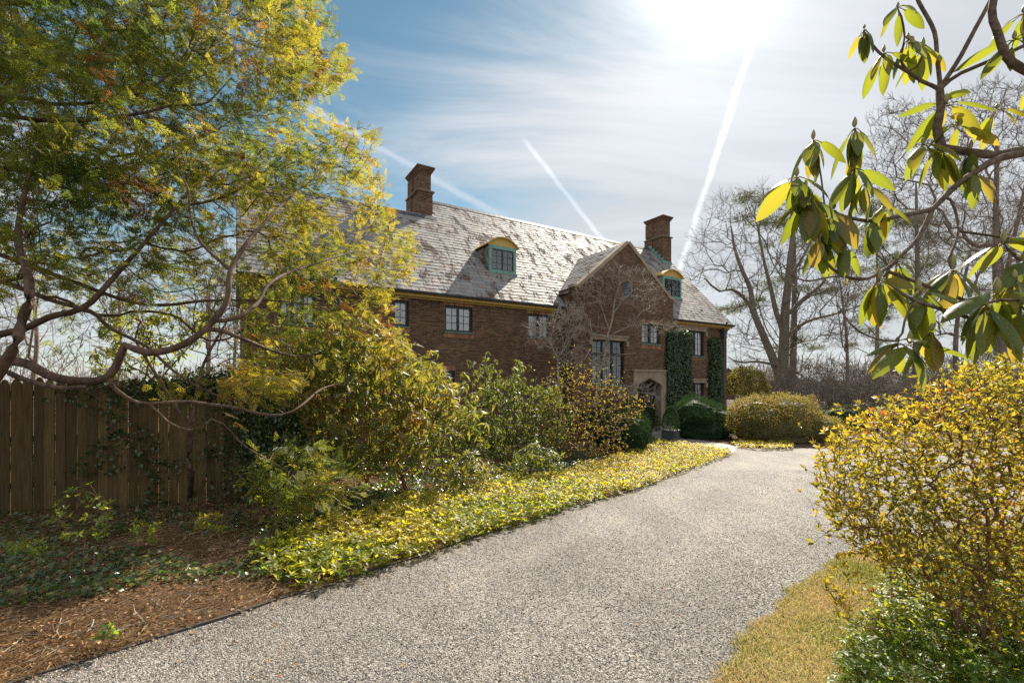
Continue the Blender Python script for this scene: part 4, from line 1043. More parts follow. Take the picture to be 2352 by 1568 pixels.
for (x, y, Yw, n_, px, dr) in wh+[(1850, 430, 1.47, 8, 100, 62), (1885, 545, 1.45, 6, 92, 62), (1940, 560, 1.45, 5, 88, 60), (2060, 600, 1.46, 5, 100, 62), (2235, 395, 1.5, 6, 90, 62), (2120, 330, 1.55, 5, 90, 50), (2030, 120, 1.57, 6, 80, 62), (2140, 760, 1.3, 5, 110, 55), (1900, 500, 1.46, 7, 90, 70), (1985, 420, 1.5, 5, 100, 60), (2030, 470, 1.5, 5, 92, 60), (2330, 640, 1.25, 5, 120, 60)]:
    p = at(x, y, Yw); size = px/1045.3*Yw
    ph = g5.random()*6.28+np.arange(n_)*2*np.pi/n_+g5.normal(0, .4, n_)
    e = np.radians(np.clip(dr+g5.normal(0, 20, n_), -10, 86))
    d = np.stack([np.cos(ph)*np.cos(e), np.sin(ph)*np.cos(e), -np.sin(e)], -1)
    up = np.stack([np.cos(ph)*np.sin(e), np.sin(ph)*np.sin(e), np.cos(e)], -1)+g5.normal(0, .35, (n_, 3))
    ps = np.repeat(p[None], n_, 0)+d*.012+np.array([0, 0, .002])
    s_ = size*(.58+.38*g5.random(n_))*(.86 if size > .17 else 1)
    V, F, idx = scatter(BL[0], BL[1], ps+d*.012, frames(d, up), s_, .85+.40*g5.random(n_))
    parts = [(V, F, np.clip((g5.random(n_)**1.3)[idx]+np.tile(midr, n_), 0, 1))]
    pets = [(np.array([p-[0, 0, .004], ps[k], ps[k]+d[k]*.02]), np.array([.0016, .0015, .0013])) for k in range(n_)]
    V, F, r = tubes(pets, 5); parts.append((V, F, r*0+.9))
    V, F, r = join(parts); wo = build('leaf_whorl', V, F, MATS['rhodo_leaf'], rh, rnd=r, smooth=True); reloc([wo], rh)
    h = size*.22*(.6+.6*g5.random()); w2 = size*.045
    V, F, r = tubes([(np.array([p, p+[0, 0, h*.25], p+[0.0005, 0, h*.55], p+[.001, 0, h*.85], p+[.001, 0, h]]), np.array([w2*.4, w2, w2*.95, w2*.45, .0003]))], 8)
    build('flower_bud', V, F, MATS['bud'], wo, rnd=r, smooth=True)

# ------------------------------------------------------------------ yellow green azalea on the right
def shrub(name, label, cat, base_pts, poly, n, Y0, Y1, wood_mat, leaf, nleaf, size, el, tmpl, group=None, step=.08, r0=.02, r1=.008, tip=.0018, thick=.012, bf=.3, spreadd=.05, jit=.3, upz=.5, extra_p=0.0, droopdir=0.0, wf=None, rbase=.5, rvar=.5, ysd=None, wrange=None):
    root = empty(name, tuple(base_pts[0]), label, cat, group)
    xy = in_poly(poly, n, wf); Y = Y0+(Y1-Y0)*rng.random(n)
    if wrange: xy = wrange(xy)
    tg = unproj(xy, Y)
    tg[:, 2] = np.maximum(tg[:, 2], T(0, tg[:, 1])+.08)
    tg = spread(tg, spreadd)
    cen = tg.mean(0); st = []
    for i, b in enumerate(base_pts):
        b = np.array(b, float); m_ = b+(cen-b)*.55+rng.normal(0, .12, 3)*np.linalg.norm(cen-b)*.5
        m_[2] = max(m_[2], b[2]+.15)
        st.append(([b-[0, 0, .05], b+(m_-b)*.5+[0, 0, .08], m_], r0, r1))
    G = grow(st, tg, step=step, bf=bf, bend=.4, wob=.05, tip=tip)
    reloc(wood(G, root, MATS[wood_mat], thick, names=('stems', 'twigs')), root)
    parts = []
    rn = np.clip(rbase+(vnoise(G['tips'], 2.0)-.5)*rvar*1.2+rng.normal(0, .2*rvar, len(G['tips'])), 0, 1)
    parts.append(whorls(G['tips'], G['dirs'], nleaf, size, el, tmpl, jit=jit, upz=upz, droopdir=droopdir, rn=rn))
    if extra_p > 0:
        th = [(p, r) for p, r in G['lines'] if r.max() < thick]
        ex = np.concatenate([p[1:] for p, r in th]); ed = np.concatenate([nrm(np.diff(p, axis=0)) for p, r in th]); k = rng.random(len(ex)) < extra_p
        ex, ed = ex[k], ed[k]; rn = np.clip(rbase-.15+(vnoise(ex, 2.0)-.5)*rvar*1.2+rng.normal(0, .25*rvar, len(ex)), 0, 1)
        parts.append(whorls(ex, ed, max(2, nleaf//2), size*.85, el, tmpl, jit=jit*1.6, upz=upz*.5, droopdir=droopdir, rn=rn))
    V, F, r = join(parts); o = build('leaves', V, F, MATS[leaf], root, rnd=r); reloc([o], root)
    return root, G
AZ = leaf_t(.42, .05, .05)
azp = [(1878, 1085), (1885, 1030), (1930, 985), (1965, 950), (2030, 925), (2110, 905), (2150, 870), (2240, 840), (2352, 820), (2480, 800), (2480, 1430), (2330, 1440), (2180, 1390), (2070, 1320), (1960, 1265), (1905, 1190)]
bz = [(3.25, 3.05, 0), (3.4, 3.2, 0), (3.1, 3.0, 0), (3.3, 2.8, 0), (3.55, 3.0, 0), (3.2, 3.3, 0), (3.0, 3.1, 0), (3.6, 2.7, 0), (3.45, 2.75, 0), (3.0, 2.8, 0), (3.7, 3.3, 0), (3.15, 2.9, 0)]
shrub('azalea_bush', 'large twiggy azalea glowing yellow green beside the drive on the right', 'shrub', bz, azp, 5600, 2.5, 3.9, 'red_bark', 'azalea_leaf', 6, .032, .9, AZ, step=.06, r0=.010, r1=.005, tip=.0015, thick=.006, bf=.22, spreadd=.028, extra_p=.2, rbase=.45, rvar=.7, jit=.55, wrange=lambda q: q+rng.normal(0, 1, q.shape)*np.where(rng.random((len(q), 1)) < .4, 26, 8))
shrub('azalea_sprig', 'low thin azalea shoots leaning out from the bush over the straw lawn', 'shrub', [gnd(2080, 1500), gnd(2060, 1480)], [(1890, 1320), (1920, 1260), (1985, 1290), (2000, 1400), (1960, 1440), (1905, 1400)], 34, 2.6, 3.0, 'red_bark', 'azalea_leaf', 6, .035, .9, AZ, step=.06, r0=.005, r1=.003, tip=.0011, thick=.004, rbase=.3)

# ------------------------------------------------------------------ shrubs in front of the house
RT = leaf_t(.26, .16, .03)
shrub('rhododendron_bush', 'tall open rhododendron with yellowish hanging leaves beneath the cedar boughs', 'shrub', [gnd(842, 1112), gnd(940, 1135), gnd(775, 1120), gnd(700, 1120)],
      [(640, 800), (700, 770), (800, 765), (910, 760), (960, 815), (1030, 870), (1098, 925), (1085, 1000), (1010, 1000), (980, 1060), (900, 1070), (820, 1090), (740, 1070), (660, 1070), (640, 940)],
      1150, 7.2, 8.9, 'red_bark', 'rhodo_leaf_far', 9, .145, -.75, RT, step=.12, r0=.05, r1=.028, tip=.0035, thick=.02, spreadd=.09, jit=.3, extra_p=.05, rbase=.62, rvar=.6, wrange=lambda q: q+rng.normal(0, 1, q.shape)*np.where(rng.random((len(q), 1)) < .35, 26, 6))
shrub('rhododendron_bush', 'broad dark rhododendron with raised bare tipped stems before the blank brick wall', 'shrub', [gnd(1200, 1068), gnd(1150, 1062), gnd(1240, 1066)],
      [(1050, 960), (1090, 900), (1100, 830), (1122, 815), (1150, 868), (1180, 830), (1195, 822), (1215, 875), (1290, 890), (1310, 1000), (1250, 1050), (1130, 1055), (1070, 1020)],
      850, 11.8, 13.6, 'grey_bark', 'rhodo_leaf_far', 8, .13, -.85, RT, step=.16, r0=.04, r1=.02, tip=.005, thick=.02, spreadd=.12, extra_p=.10, rbase=.16, rvar=.6, wrange=lambda q: q+rng.normal(0, 1, q.shape)*np.where(rng.random((len(q), 1)) < .35, 18, 5))
shrub('azalea_bush', 'rounded leggy azalea with bright yellow leaf tips in front of the tall stair window', 'shrub', [gnd(1350, 1060), gnd(1400, 1055), gnd(1300, 1062)],
      [(1240, 880), (1290, 835), (1350, 838), (1400, 870), (1450, 905), (1478, 920), (1480, 950), (1430, 985), (1435, 1040), (1300, 1045), (1245, 1000)],
      1600, 11.6, 13.4, 'red_bark', 'azalea_leaf', 6, .04, .8, AZ, step=.14, r0=.03, r1=.012, tip=.004, thick=.012, spreadd=.085, extra_p=.12, rbase=.32, rvar=.8, wrange=lambda q: q+rng.normal(0, 1, q.shape)*np.where(rng.random((len(q), 1)) < .35, 20, 6))
shrub('rhododendron_bush', 'small rhododendron with pale shining leaves at the edge of the ground cover', 'shrub', [gnd(1060, 1140), gnd(1080, 1138)],
      [(985, 1065), (1030, 1040), (1080, 1035), (1140, 1065), (1130, 1125), (1060, 1135), (1000, 1115)], 130, 7.6, 8.4, 'red_bark', 'rhodo_leaf_far', 8, .105, -.05, RT, step=.1, r0=.02, r1=.01, tip=.003, thick=.01, spreadd=.08, rbase=.45, rvar=.6)
shrub('rhododendron_bush', 'small dark rhododendron second in from the drive below the broad one', 'shrub', [gnd(1235, 1098), gnd(1215, 1098)],
      [(1175, 1040), (1225, 1012), (1290, 1040), (1295, 1085), (1230, 1095), (1180, 1085)], 120, 9.3, 10.2, 'red_bark', 'rhodo_leaf_far', 8, .115, -.1, RT, step=.1, r0=.02, r1=.01, tip=.003, thick=.01, spreadd=.09, rbase=.3, rvar=.6)
shrub('azalea_seedling', 'thin upright azalea with bare lower stems growing in the ivy by the fence', 'shrub', [gnd(190, 1330), gnd(160, 1335), gnd(215, 1325)],
      [(110, 1190), (150, 1110), (200, 1105), (260, 1150), (250, 1230), (150, 1240)], 55, 3.9, 4.5, 'red_bark', 'ground_cover_leaf', 6, .04, .35, AZ, step=.07, r0=.006, r1=.004, tip=.0016, thick=.006, rbase=.4)
shrub('azalea_seedling', 'wiry little azalea at the end of the fence under the trailing cedar spray', 'shrub', [gnd(680, 1240), gnd(672, 1236)],
      [(570, 1165), (620, 1140), (690, 1150), (740, 1170), (700, 1215), (600, 1215)], 50, 5.2, 5.8, 'red_bark', 'ground_cover_leaf', 6, .035, .35, AZ, step=.07, r0=.007, r1=.004, tip=.0016, thick=.006, rbase=.4)
shrub('seedling', 'single leafy seedling alone in the bare mulch near the gravel edge', 'plant', [gnd(235, 1490)], [(215, 1440), (260, 1430), (270, 1460), (225, 1475)], 7, 3.1, 3.2, 'red_bark', 'ground_cover_leaf', 5, .06, .2, AZ, step=.04, r0=.003, r1=.002, tip=.0015, thick=.004, rbase=.5)
shrub('rhododendron_bush', 'rhododendron behind the picket fence seen under the cedar limbs', 'shrub', [(-6.6, 9.0, -.1), (-6.3, 9.2, -.1)],
      [(200, 760), (290, 700), (420, 690), (480, 730), (470, 820), (350, 850), (220, 850)], 150, 8.4, 9.6, 'red_bark', 'rhodo_leaf', 8, .15, -.45, RT, step=.14, r0=.03, r1=.015, tip=.005, thick=.02, spreadd=.14, rbase=.5)

shrub('rhododendron_bush', 'dark rhododendron deep in shade between the tall trunks and the brick wall', 'shrub', [gnd(890, 1062), gnd(930, 1060)],
      [(840, 950), (900, 930), (990, 945), (1010, 1040), (930, 1058), (850, 1050)], 260, 10.8, 12.4, 'grey_bark', 'rhodo_leaf', 8, .13, -.4, RT, step=.16, r0=.03, r1=.015, tip=.005, thick=.02, spreadd=.15, rbase=.1, rvar=.3)
shrub('rhododendron_bush', 'low dark shaded rhododendron against the foot of the blank brick wall', 'shrub', [gnd(1060, 1052), gnd(1110, 1050)],
      [(985, 950), (1060, 935), (1140, 970), (1180, 1040), (1060, 1055), (990, 1040)], 300, 11.5, 13.2, 'grey_bark', 'rhodo_leaf', 8, .13, -.4, RT, step=.16, r0=.03, r1=.015, tip=.005, thick=.02, spreadd=.15, rbase=.1, rvar=.3)
# clipped evergreens -------------------------------------------------
def blob_pts(c, rx, ry, rz, n, lump=.12, k=1.0, zmin=-.2, shell=.12, g=rng):
    d = nrm(g.normal(0, 1, (int(n*1.6), 3))); d = d[d[:, 2] > zmin][:n]
    rr = 1+lump*(vnoise(d, 3.2, k)-.5)*2+lump*.9*(vnoise(d, 8.0, k+3)-.5)*2+lump*.5*(vnoise(d, 19.0, k+5)-.5)*2
    rr *= 1-shell*g.random(len(d))**1.6
    rr *= 1+np.where(g.random(len(d)) < .06, .03+.07*g.random(len(d)), 0)
    p = d*rr[:, None]*np.array([rx, ry, rz])+np.array(c); nn = nrm(d/np.array([rx, ry, rz]))
    return p, nn
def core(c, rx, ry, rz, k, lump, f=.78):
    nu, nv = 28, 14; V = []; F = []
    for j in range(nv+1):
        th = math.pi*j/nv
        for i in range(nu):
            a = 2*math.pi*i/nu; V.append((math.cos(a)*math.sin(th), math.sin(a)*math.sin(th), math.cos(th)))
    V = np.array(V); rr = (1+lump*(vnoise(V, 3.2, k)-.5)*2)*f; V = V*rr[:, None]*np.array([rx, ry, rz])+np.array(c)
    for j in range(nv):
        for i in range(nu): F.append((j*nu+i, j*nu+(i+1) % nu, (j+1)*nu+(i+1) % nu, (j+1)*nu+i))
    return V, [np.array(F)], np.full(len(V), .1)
def clipped(name, label, cat, lobes, mat, n, size, tmpl, lump=.12, spreadn=.6, upb=.3, group=None, k=1.0, rb=.4, stems=0, with_core=True):
    c0 = lobes[0][0]; root = empty(name, (c0[0], c0[1], float(T(0, c0[1]))), label, cat, group)
    parts = []; tot = sum(l[1]*l[3] for l in lobes)
    for li, (c, rx, ry, rz) in enumerate(lobes):
        p, nn = blob_pts(c, rx, ry, rz, int(n*rx*rz/tot), lump, k+li)
        ok = p[:, 2] > T(0, p[:, 1])-.02; p, nn = p[ok], nn[ok]
        d = nrm(nn*.7+rng.normal(0, spreadn, p.shape)+[0, 0, upb]); up = nrm(nn+rng.normal(0, .5, p.shape))
        r = np.clip(rb+(vnoise(p, 2.5, k)-.5)*.5+rng.normal(0, .18, len(p)), 0, 1)
        parts.append(loose(p, d, up, size*(.6+.8*rng.random(len(p))), tmpl, r))
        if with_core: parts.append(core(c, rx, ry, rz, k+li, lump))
    V, F, r = join(parts); o = build('foliage', V, F, MATS[mat], root, rnd=r); reloc([o], root)
    if stems:
        L_ = []
        for i in range(stems):
            a = rng.random()*6.28; c = np.array(c0); b = np.array([c[0]+.25*math.cos(a)*lobes[0][1], c[1]+.25*math.sin(a)*lobes[0][2], float(T(0, c[1]))-.05])
            e = c+np.array([.75*math.cos(a)*lobes[0][1], .7*math.sin(a)*lobes[0][2], .3*lobes[0][3]])
            L_.append((np.array([b, b+(e-b)*.4+[0, 0, .15], e]), np.array([.03, .022, .01])))
        V, F, r = tubes(L_, 5); o = build('stems', V, F, MATS['grey_bark'], root, rnd=r, smooth=True); reloc([o], root)
    return root
ND = rhomb(.16, .02)
def gz_(Y): return float(T(0, Y))
p = at(1446, 985, 15.8); clipped('yew_shrub', 'dark clipped yew mound between the yellow azalea and the path', 'shrub', [((p[0], 15.8, gz_(15.8)+.45), .75, .8, .95), ((p[0]-.6, 15.9, gz_(15.8)+.5), .7, .7, .85)], 'yew_needles', 9000, .09, ND, .1, k=2)
p = at(1462, 960, 18.6); clipped('yew_shrub', 'dark clipped yew close to the left of the arched doorway', 'shrub', [((p[0], 18.6, gz_(18.6)+.6), .85, .8, 1.05), ((p[0]-1.3, 19.0, gz_(18.6)+.5), 1.0, .8, .9)], 'yew_needles', 9000, .09, ND, .1, k=4)
p = at(1612, 960, 19.6); clipped('yew_shrub', 'wide clipped yew with two soft shoulders under the lower hooded window', 'shrub', [((p[0]-.3, 19.6, gz_(19.6)+.75), 1.05, 1.0, 1.0), ((p[0]+.75, 19.9, gz_(19.6)+.55), .85, .9, .85), ((p[0]-.1, 19.2, gz_(19.6)+.2), 1.25, .8, .55)], 'yew_needles', 15000, .09, ND, .12, k=6)
HT = leaf_t(.5, .05, .06)
p = at(1790, 965, 18.6); clipped('azalea_hedge', 'large flat topped azalea mound of brown and olive leaves beyond the end of the drive', 'hedge', [((p[0]-.9, 18.6, gz_(18)+.6), 1.25, 1.1, 1.25), ((p[0]+.35, 18.7, gz_(18)+.6), 1.35, 1.1, 1.32), ((p[0]+1.35, 18.3, gz_(18)+.25), 1.0, .9, .85), ((p[0]-.2, 18.0, gz_(18)+.35), 1.7, .8, .75)], 'hedge_azalea_leaf', 42000, .055, HT, .13, .8, .25, k=8, rb=.45)
p = at(1985, 965, 22.5); clipped('yew_hedge', 'low dark green hedge running right behind the azalea mound', 'hedge', [((p[0]-1, 22.5, gz_(22)+.4), 1.6, .7, .85), ((p[0]+1.4, 22.6, gz_(22)+.4), 1.9, .7, .83), ((p[0]+4.2, 22.8, gz_(22)+.4), 2.2, .7, .85), ((p[0]+7.5, 22.8, gz_(22)+.4), 2.2, .7, .85)], 'yew_needles', 16000, .09, ND, .06, k=11, rb=.55)
p = at(1708, 885, 31); clipped('holly_bush', 'round bushy evergreen with pale sunlit top standing past the house corner', 'shrub', [((p[0]+.1, 31, gz_(30)+1.75), 1.45, 1.3, 1.5)], 'hedge_azalea_leaf', 7000, .12, HT, .12, .8, .5, k=13, rb=.2, stems=14, with_core=False)

# planter with boxwood cone ------------------------------------------
pp = gnd(1540, 1014); pl = empty('planter', tuple(pp), 'dark square planter box on the path by the arched doorway', 'planter', rz=math.atan2(dS[1], dS[0])+.25)
mb = MB(); s_ = .26
mb.box(-s_, s_, -s_, s_, .03, .44); mb.box(-s_-.02, s_+.02, -s_-.02, s_+.02, .442, .48); mb.box(-s_-.012, s_+.012, -s_-.012, s_+.012, 0, .06)
mb.box(-s_+.07, s_-.07, -s_-.008, -s_-.001, .11, .37); mb.box(s_+.001, s_+.008, -s_+.07, s_-.07, .11, .37)
mb.build('box', MATS['lead_grey'], pl)
mb = MB(); mb.box(-s_+.04, s_-.04, -s_+.04, s_-.04, .4805, .49); mb.build('soil', MATS['mulch'], pl)
bx = empty('boxwood_cone', (pp[0], pp[1], pp[2]+.48), 'small clipped boxwood cone growing in the square planter', 'shrub')
n_ = 5200; h = rng.random(n_)**.8; a = rng.random(n_)*6.28; prof = .33*np.sin(np.clip((1-h)*1.25+.12, 0, 1)*np.pi/2)**.9*(1-.15*(h < .1)); prof[h > .97] *= .5
pz = np.stack([np.cos(a)*prof, np.sin(a)*prof, h*.92], -1)*(1-.1*rng.random((n_, 1))*[1, 1, 0]); nn = nrm(np.stack([np.cos(a), np.sin(a), .35+0*a], -1))
V, F, r = loose(pz, nrm(nn*.6+rng.normal(0, .5, pz.shape)), nrm(nn+rng.normal(0, .4, pz.shape)), .035*(.7+.6*rng.random(n_)), leaf_t(.55), rng.random(n_)*.7)
build('foliage', V, F, MATS['yew_needles'], bx, rnd=r)
V, F, r = tubes([(np.array([(0, 0, -.01), (0, 0, .3), (0, 0, .7)]), np.array([.02, .015, .006]))], 6); build('stem', V, F, MATS['grey_bark'], bx, rnd=r)

# ivy columns on the house ------------------------------------------
IV = ([(0, 0, 0), (-.42, .18, .02), (-.3, .55, .03), (0, .5, -.02), (0, 1, -.05), (.3, .55, .03), (.42, .18, .02)], [np.array([[0, 3, 1], [1, 3, 2], [2, 3, 4], [0, 6, 3], [6, 5, 3], [5, 4, 3]])])
hM = Matrix.Rotation(house.rotation_euler.z, 3, 'Z')
def to_world(P_):
    m = np.array(hM); return P_@m.T+np.array(house.location)
def ivy_column(s0, s1, t0, t1, z0_, z1_, n, label, k):
    root = empty('ivy', tuple(to_world(np.array([[s0, t0, 0.0]]))[0]), label, 'climbing plant', 'ivy columns on the brick front')
    z = z0_+(z1_-z0_)*rng.random(n); u = rng.random(n)
    bul = .09*(vnoise(np.stack([u*3, z, z*0+k], -1), 2.2, k)-.4)+.05*rng.random(n)
    side = rng.random(n)
    s = np.where(side < .72, s0+(s1-s0)*u, np.where(side < .86, s0-bul*.7, s1+bul*.7)); t = np.where(side < .72, t0-.12-bul, t0-.1+(t1-t0+.1)*u)
    cap = z > z1_-.18; s = np.where(cap, (s0+s1)/2+(s-(s0+s1)/2)*np.sqrt(np.clip((z1_-z)/.18, .05, 1)), s)
    s += .05*np.sin(z*3+k)+rng.normal(0, .02, n)
    nn = np.where((side < .72)[:, None], np.array([0, -1., .25]), np.where((side < .86)[:, None], np.array([-1., -.3, .25]), np.array([1., -.3, .25])))
    P_ = np.stack([s, t, z], -1)
    d = nrm(np.array([0, 0, -1.])+rng.normal(0, .55, (n, 3))+nn*.25); up = nrm(nn+rng.normal(0, .38, (n, 3)))
    V, F, r = loose(P_, d, up, .10*(.6+.7*rng.random(n)), IV, np.clip(rng.random(n)*.9, 0, 1))
    o = build('leaves', to_world(V), F, MATS['ivy_leaf'], root, rnd=r); reloc([o], root)
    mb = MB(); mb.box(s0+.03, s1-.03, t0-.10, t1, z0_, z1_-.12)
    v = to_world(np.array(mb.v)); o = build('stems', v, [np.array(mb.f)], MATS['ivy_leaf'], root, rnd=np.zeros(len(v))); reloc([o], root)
i0 = hp(1752, 870, GP)[0]; i1 = hp(1797, 870, 0)[0]; zt_ = hp(1775, 868, GP)[1]
ivy_column(i0+.06, i1-.30, GP+.0, -.02, 0.0, zt_, 6500, 'thick glossy ivy column climbing the corner right of the arched doorway', 1.0)
i0 = hp(1867, 880, 0)[0]; i1 = hp(1899, 880, 0)[0]; zt_ = hp(1880, 889, 0)[1]
ivy_column(i0+.04, i1-.14, -.05, -.02, 0.0, zt_, 5200, 'narrower ivy column between the hooded windows and the downspout', 3.0)

# ------------------------------------------------------------------ picket fence
FA = np.array((-9.2, 5.95)); FB = np.array((-4.44, 7.45)); fd = nrm(FB-FA); fl = np.linalg.norm(FB-FA); fz = math.atan2(fd[1], fd[0])
fence = empty('picket_fence', (FA[0], FA[1], gz_(6)), 'tall weathered wooden picket fence with dog eared boards behind the cedar', 'fence', rz=fz)
mb = MB(); s = 0; g9 = np.random.default_rng(3)
while s < fl-.08:
    wd = .122+g9.normal(0, .004); h = 1.93+g9.normal(0, .012); y = g9.normal(0, .004); tl = g9.normal(0, .004)
    out = [(s, -.12), (s+wd, -.12), (s+wd+tl, h-.09), (s+wd*.74+tl, h-.02), (s+wd*.5+tl, h), (s+wd*.26+tl, h-.02), (s+tl, h-.09)]
    mb.prism(out, y, y+.02, r=g9.random()); s += wd+.004+abs(g9.normal(0, .005))
def fence_mat():
    m, n = new_mat('fence_wood')
    a = n.node('ShaderNodeAttribute', attribute_name='rnd').outputs['Fac']; tc = n.node('ShaderNodeTexCoord').outputs['Object']
    gr = n.noise(n.node('ShaderNodeMapping', {0: tc, 'Scale': (28, 10, 1.2)}).outputs[0], 2, 6, .65)
    c = n.ramp(a, [(0, (.08, .056, .024)), (.5, (.125, .088, .036)), (1, (.17, .12, .05))]); c = n.mix(n.ss(gr, .35, .7), n.mix(1.0, c, (.55, .52, .5), 'MULTIPLY'), c)
    c = n.mix(n.ss(n.noise(tc, 3, 4, .6), .62, .72), c, (.05, .045, .025))
    finish(n, P(n, c, .85, bumpn(n, gr, .006, .6), .2))
fence_mat()
mb.build('pickets', MATS['fence_wood'], fence)
for z_ in (.35, 1.02, 1.68):
    mb = MB(); mb.box(0, fl, .0245, .065, z_, z_+.085); mb.build('rail', MATS['fence_wood'], fence)
for s_ in (1.0, 3.2): mb = MB(); mb.box(s_, s_+.1, .066, .16, -.2, 1.9); mb.build('post', MATS['fence_wood'], fence)
mb = MB(); mb.box(fl-.03, fl+.08, -.03, .10, -.2, 1.7); mb.box(fl-.035, fl+.085, -.035, .105, 1.701, 1.74); tag(mb.build('post', MATS['fence_wood'], fence), 'pale end post of the fence')
def fw_(s, y, z): # fence local to world
    s = np.asarray(s); return np.stack([FA[0]+fd[0]*s-fd[1]*y, FA[1]+fd[1]*s+fd[0]*y, gz_(6)+z+0*s], -1)
# ivy heaped over the fence end and in patches on the boards
root = empty('ivy', tuple(fw_(fl, 0, 0)), 'sparkling ivy tangle heaped over and beyond the end of the picket fence', 'climbing plant')
n_ = 9000
s = fl+.1+rng.normal(.35, .33, n_); z = rng.random(n_)**.85*(1.9-.6*np.clip(s-fl, 0, 1)); y = rng.normal(-.05, .22, n_)
p = fw_(s, y, z)
m_ = 2600; s2 = fl-abs(rng.normal(0, .8, m_)); z2_ = 1.85+rng.normal(0, .12, m_)-.05*abs(s2-fl); p2 = fw_(s2, rng.normal(0, .08, m_), z2_)
m3 = 2200; s3 = fl-1.1+rng.normal(0, .9, m3); z3 = rng.random(m3)*1.9; k3 = vnoise(np.stack([s3, z3, 0*s3], -1), 2.6, 1) > .60; s3, z3 = s3[k3], z3[k3]; k3 = s3 < fl; s3, z3 = s3[k3], z3[k3]
p3 = fw_(s3, -.03-.05*rng.random(len(s3)), z3)
P_ = np.concatenate([p, p2, p3]); d = nrm(rng.normal(0, .7, P_.shape)+[0, 0, -.5]); up = nrm(rng.normal(0, .6, P_.shape)+[.1, -.5, .6])
V, F, r = loose(P_, d, up, .05*(.6+.8*rng.random(len(P_))), IV, rng.random(len(P_)))
o = build('leaves', V, F, MATS['ivy_leaf'], root, rnd=r); reloc([o], root)
st = [([fw_(fl+.2+.1*i, -.05+.05*i, 0), fw_(fl+.15+.12*i, .02, .8), fw_(fl+.1+.15*i, -.04, 1.5)], .012, .005) for i in range(4)]
Gi = grow(st, P_[rng.integers(0, 9000, 160)], step=.1, tip=.002); reloc(wood(Gi, root, MATS['grey_bark'], .5), root)
# little tree trunk in front of the fence
tb = gnd(432, 1148)
small = empty('small_tree', tuple(tb), 'crooked reddish trunk rising against the right half of the picket fence', 'tree')
st = [([tb-[0, 0, .1], at(440, 1085, 6.6), at(430, 1060, 6.6), at(437, 1010, 6.6), at(434, 975, 6.6)], .05, .038), ([at(434, 975, 6.6), at(405, 935, 6.7), at(385, 905, 6.7), at(352, 850, 6.8), at(310, 780, 7.0)], .03, .015), ([at(434, 975, 6.6), at(446, 945, 6.6), at(452, 900, 6.7), at(470, 830, 6.9), at(520, 740, 7.2)], .028, .015)]
tgt = unproj(in_poly([(220, 640), (560, 600), (620, 760), (500, 830), (260, 800)], 160), 6.6+rng.random(160)*1.4)
Gs = grow(st, tgt, step=.12, wob=.08, tip=.0035, bend=.5); reloc(wood(Gs, small, MATS['cedar_bark'], .018), small)
# ------------------------------------------------------------------ bare trees and woodland beyond
def fans(tips, dirs, n, length, rad, g=rng, up=.25):
    """short forked twigs at every tip"""
    m = len(tips); L_ = np.repeat(tips, n, 0); d = nrm(np.repeat(dirs, n, 0)+g.normal(0, .55, (m*n, 3))+[0, 0, up])
    l = length*(.5+.8*g.random((m*n, 1))); mid_ = L_+d*l*.5; d2 = nrm(d+g.normal(0, .3, d.shape)+[0, 0, up*.6]); e = mid_+d2*l*.5
    P1 = np.stack([L_, mid_, e], 1); R1 = np.tile([rad, rad*.8, rad*.45], (m*n, 1))
    d3 = nrm(d+g.normal(0, .6, d.shape)); e3 = mid_+d3*l*.45; P2 = np.stack([mid_, (mid_+e3)/2+g.normal(0, .03, e3.shape)*l, e3], 1)
    return tube_group(np.concatenate([P1, P2]), np.concatenate([R1, R1*.75]), 3)
def bare_tree(name, label, stems_, targets, step, tip, thick, fn, flen, frad, mat='far_bark', group=None, bf=.25, wob=.07, base=None, cat='tree', ex=2.3):
    b = base if base is not None else stems_[0][0][0]
    root = empty(name, tuple(b), label, cat, group)
    G = grow(stems_, targets, step=step, bf=bf, bend=.45, wob=wob, tip=tip, ex=ex)
    a = [l for l in G['lines'] if l[1].max() >= thick]; c = [l for l in G['lines'] if l[1].max() < thick]
    V, F, r = tubes(a, 8); o = build('trunk', V, F, MATS[mat], root, rnd=r, smooth=True); reloc([o], root)
    parts = [tubes(c, 3)] if c else []
    if fn: parts.append(fans(G['tips'], G['dirs'], fn, flen, frad))
    V, F, r = join(parts); o = build('branches', V, F, MATS[mat], root, rnd=r); reloc([o], root)
    return root, G
Yt = 44.0
base = at(1795, 905, Yt); base[2] = gz_(40)
st = [([base-[0, 0, .3], at(1797, 850, Yt), at(1801, 790, Yt), at(1802, 729, Yt), at(1810, 649, Yt), at(1815, 590, Yt), at(1822, 520, Yt), at(1815, 460, Yt)], .62, .12),
      stem([(1792, 870, Yt), (1778, 830, Yt), (1756, 777, Yt), (1730, 713, Yt), (1724, 665, Yt+.5), (1703, 617, Yt), (1687, 569, Yt), (1682, 537, Yt)], .42, .10),
      stem([(1732, 715, Yt), (1710, 685, Yt), (1680, 664, Yt-1), (1650, 668, Yt-2), (1620, 640, Yt-2)], .2, .07),
      stem([(1800, 760, Yt), (1783, 718, Yt), (1770, 660, Yt+1), (1755, 600, Yt+2), (1740, 520, Yt+2)], .26, .08),
      stem([(1803, 730, Yt), (1840, 690, Yt), (1880, 660, Yt-1), (1930, 600, Yt-1)], .2, .07),
      stem([(1800, 780, Yt), (1850, 740, Yt), (1920, 720, Yt+1), (1980, 700, Yt+1)], .18, .06),
      stem([(1790, 840, Yt), (1740, 830, Yt-2), (1700, 832, Yt-3), (1672, 820, Yt-3)], .16, .06),
      stem([(1812, 640, Yt), (1850, 580, Yt), (1880, 510, Yt)], .16, .06)]
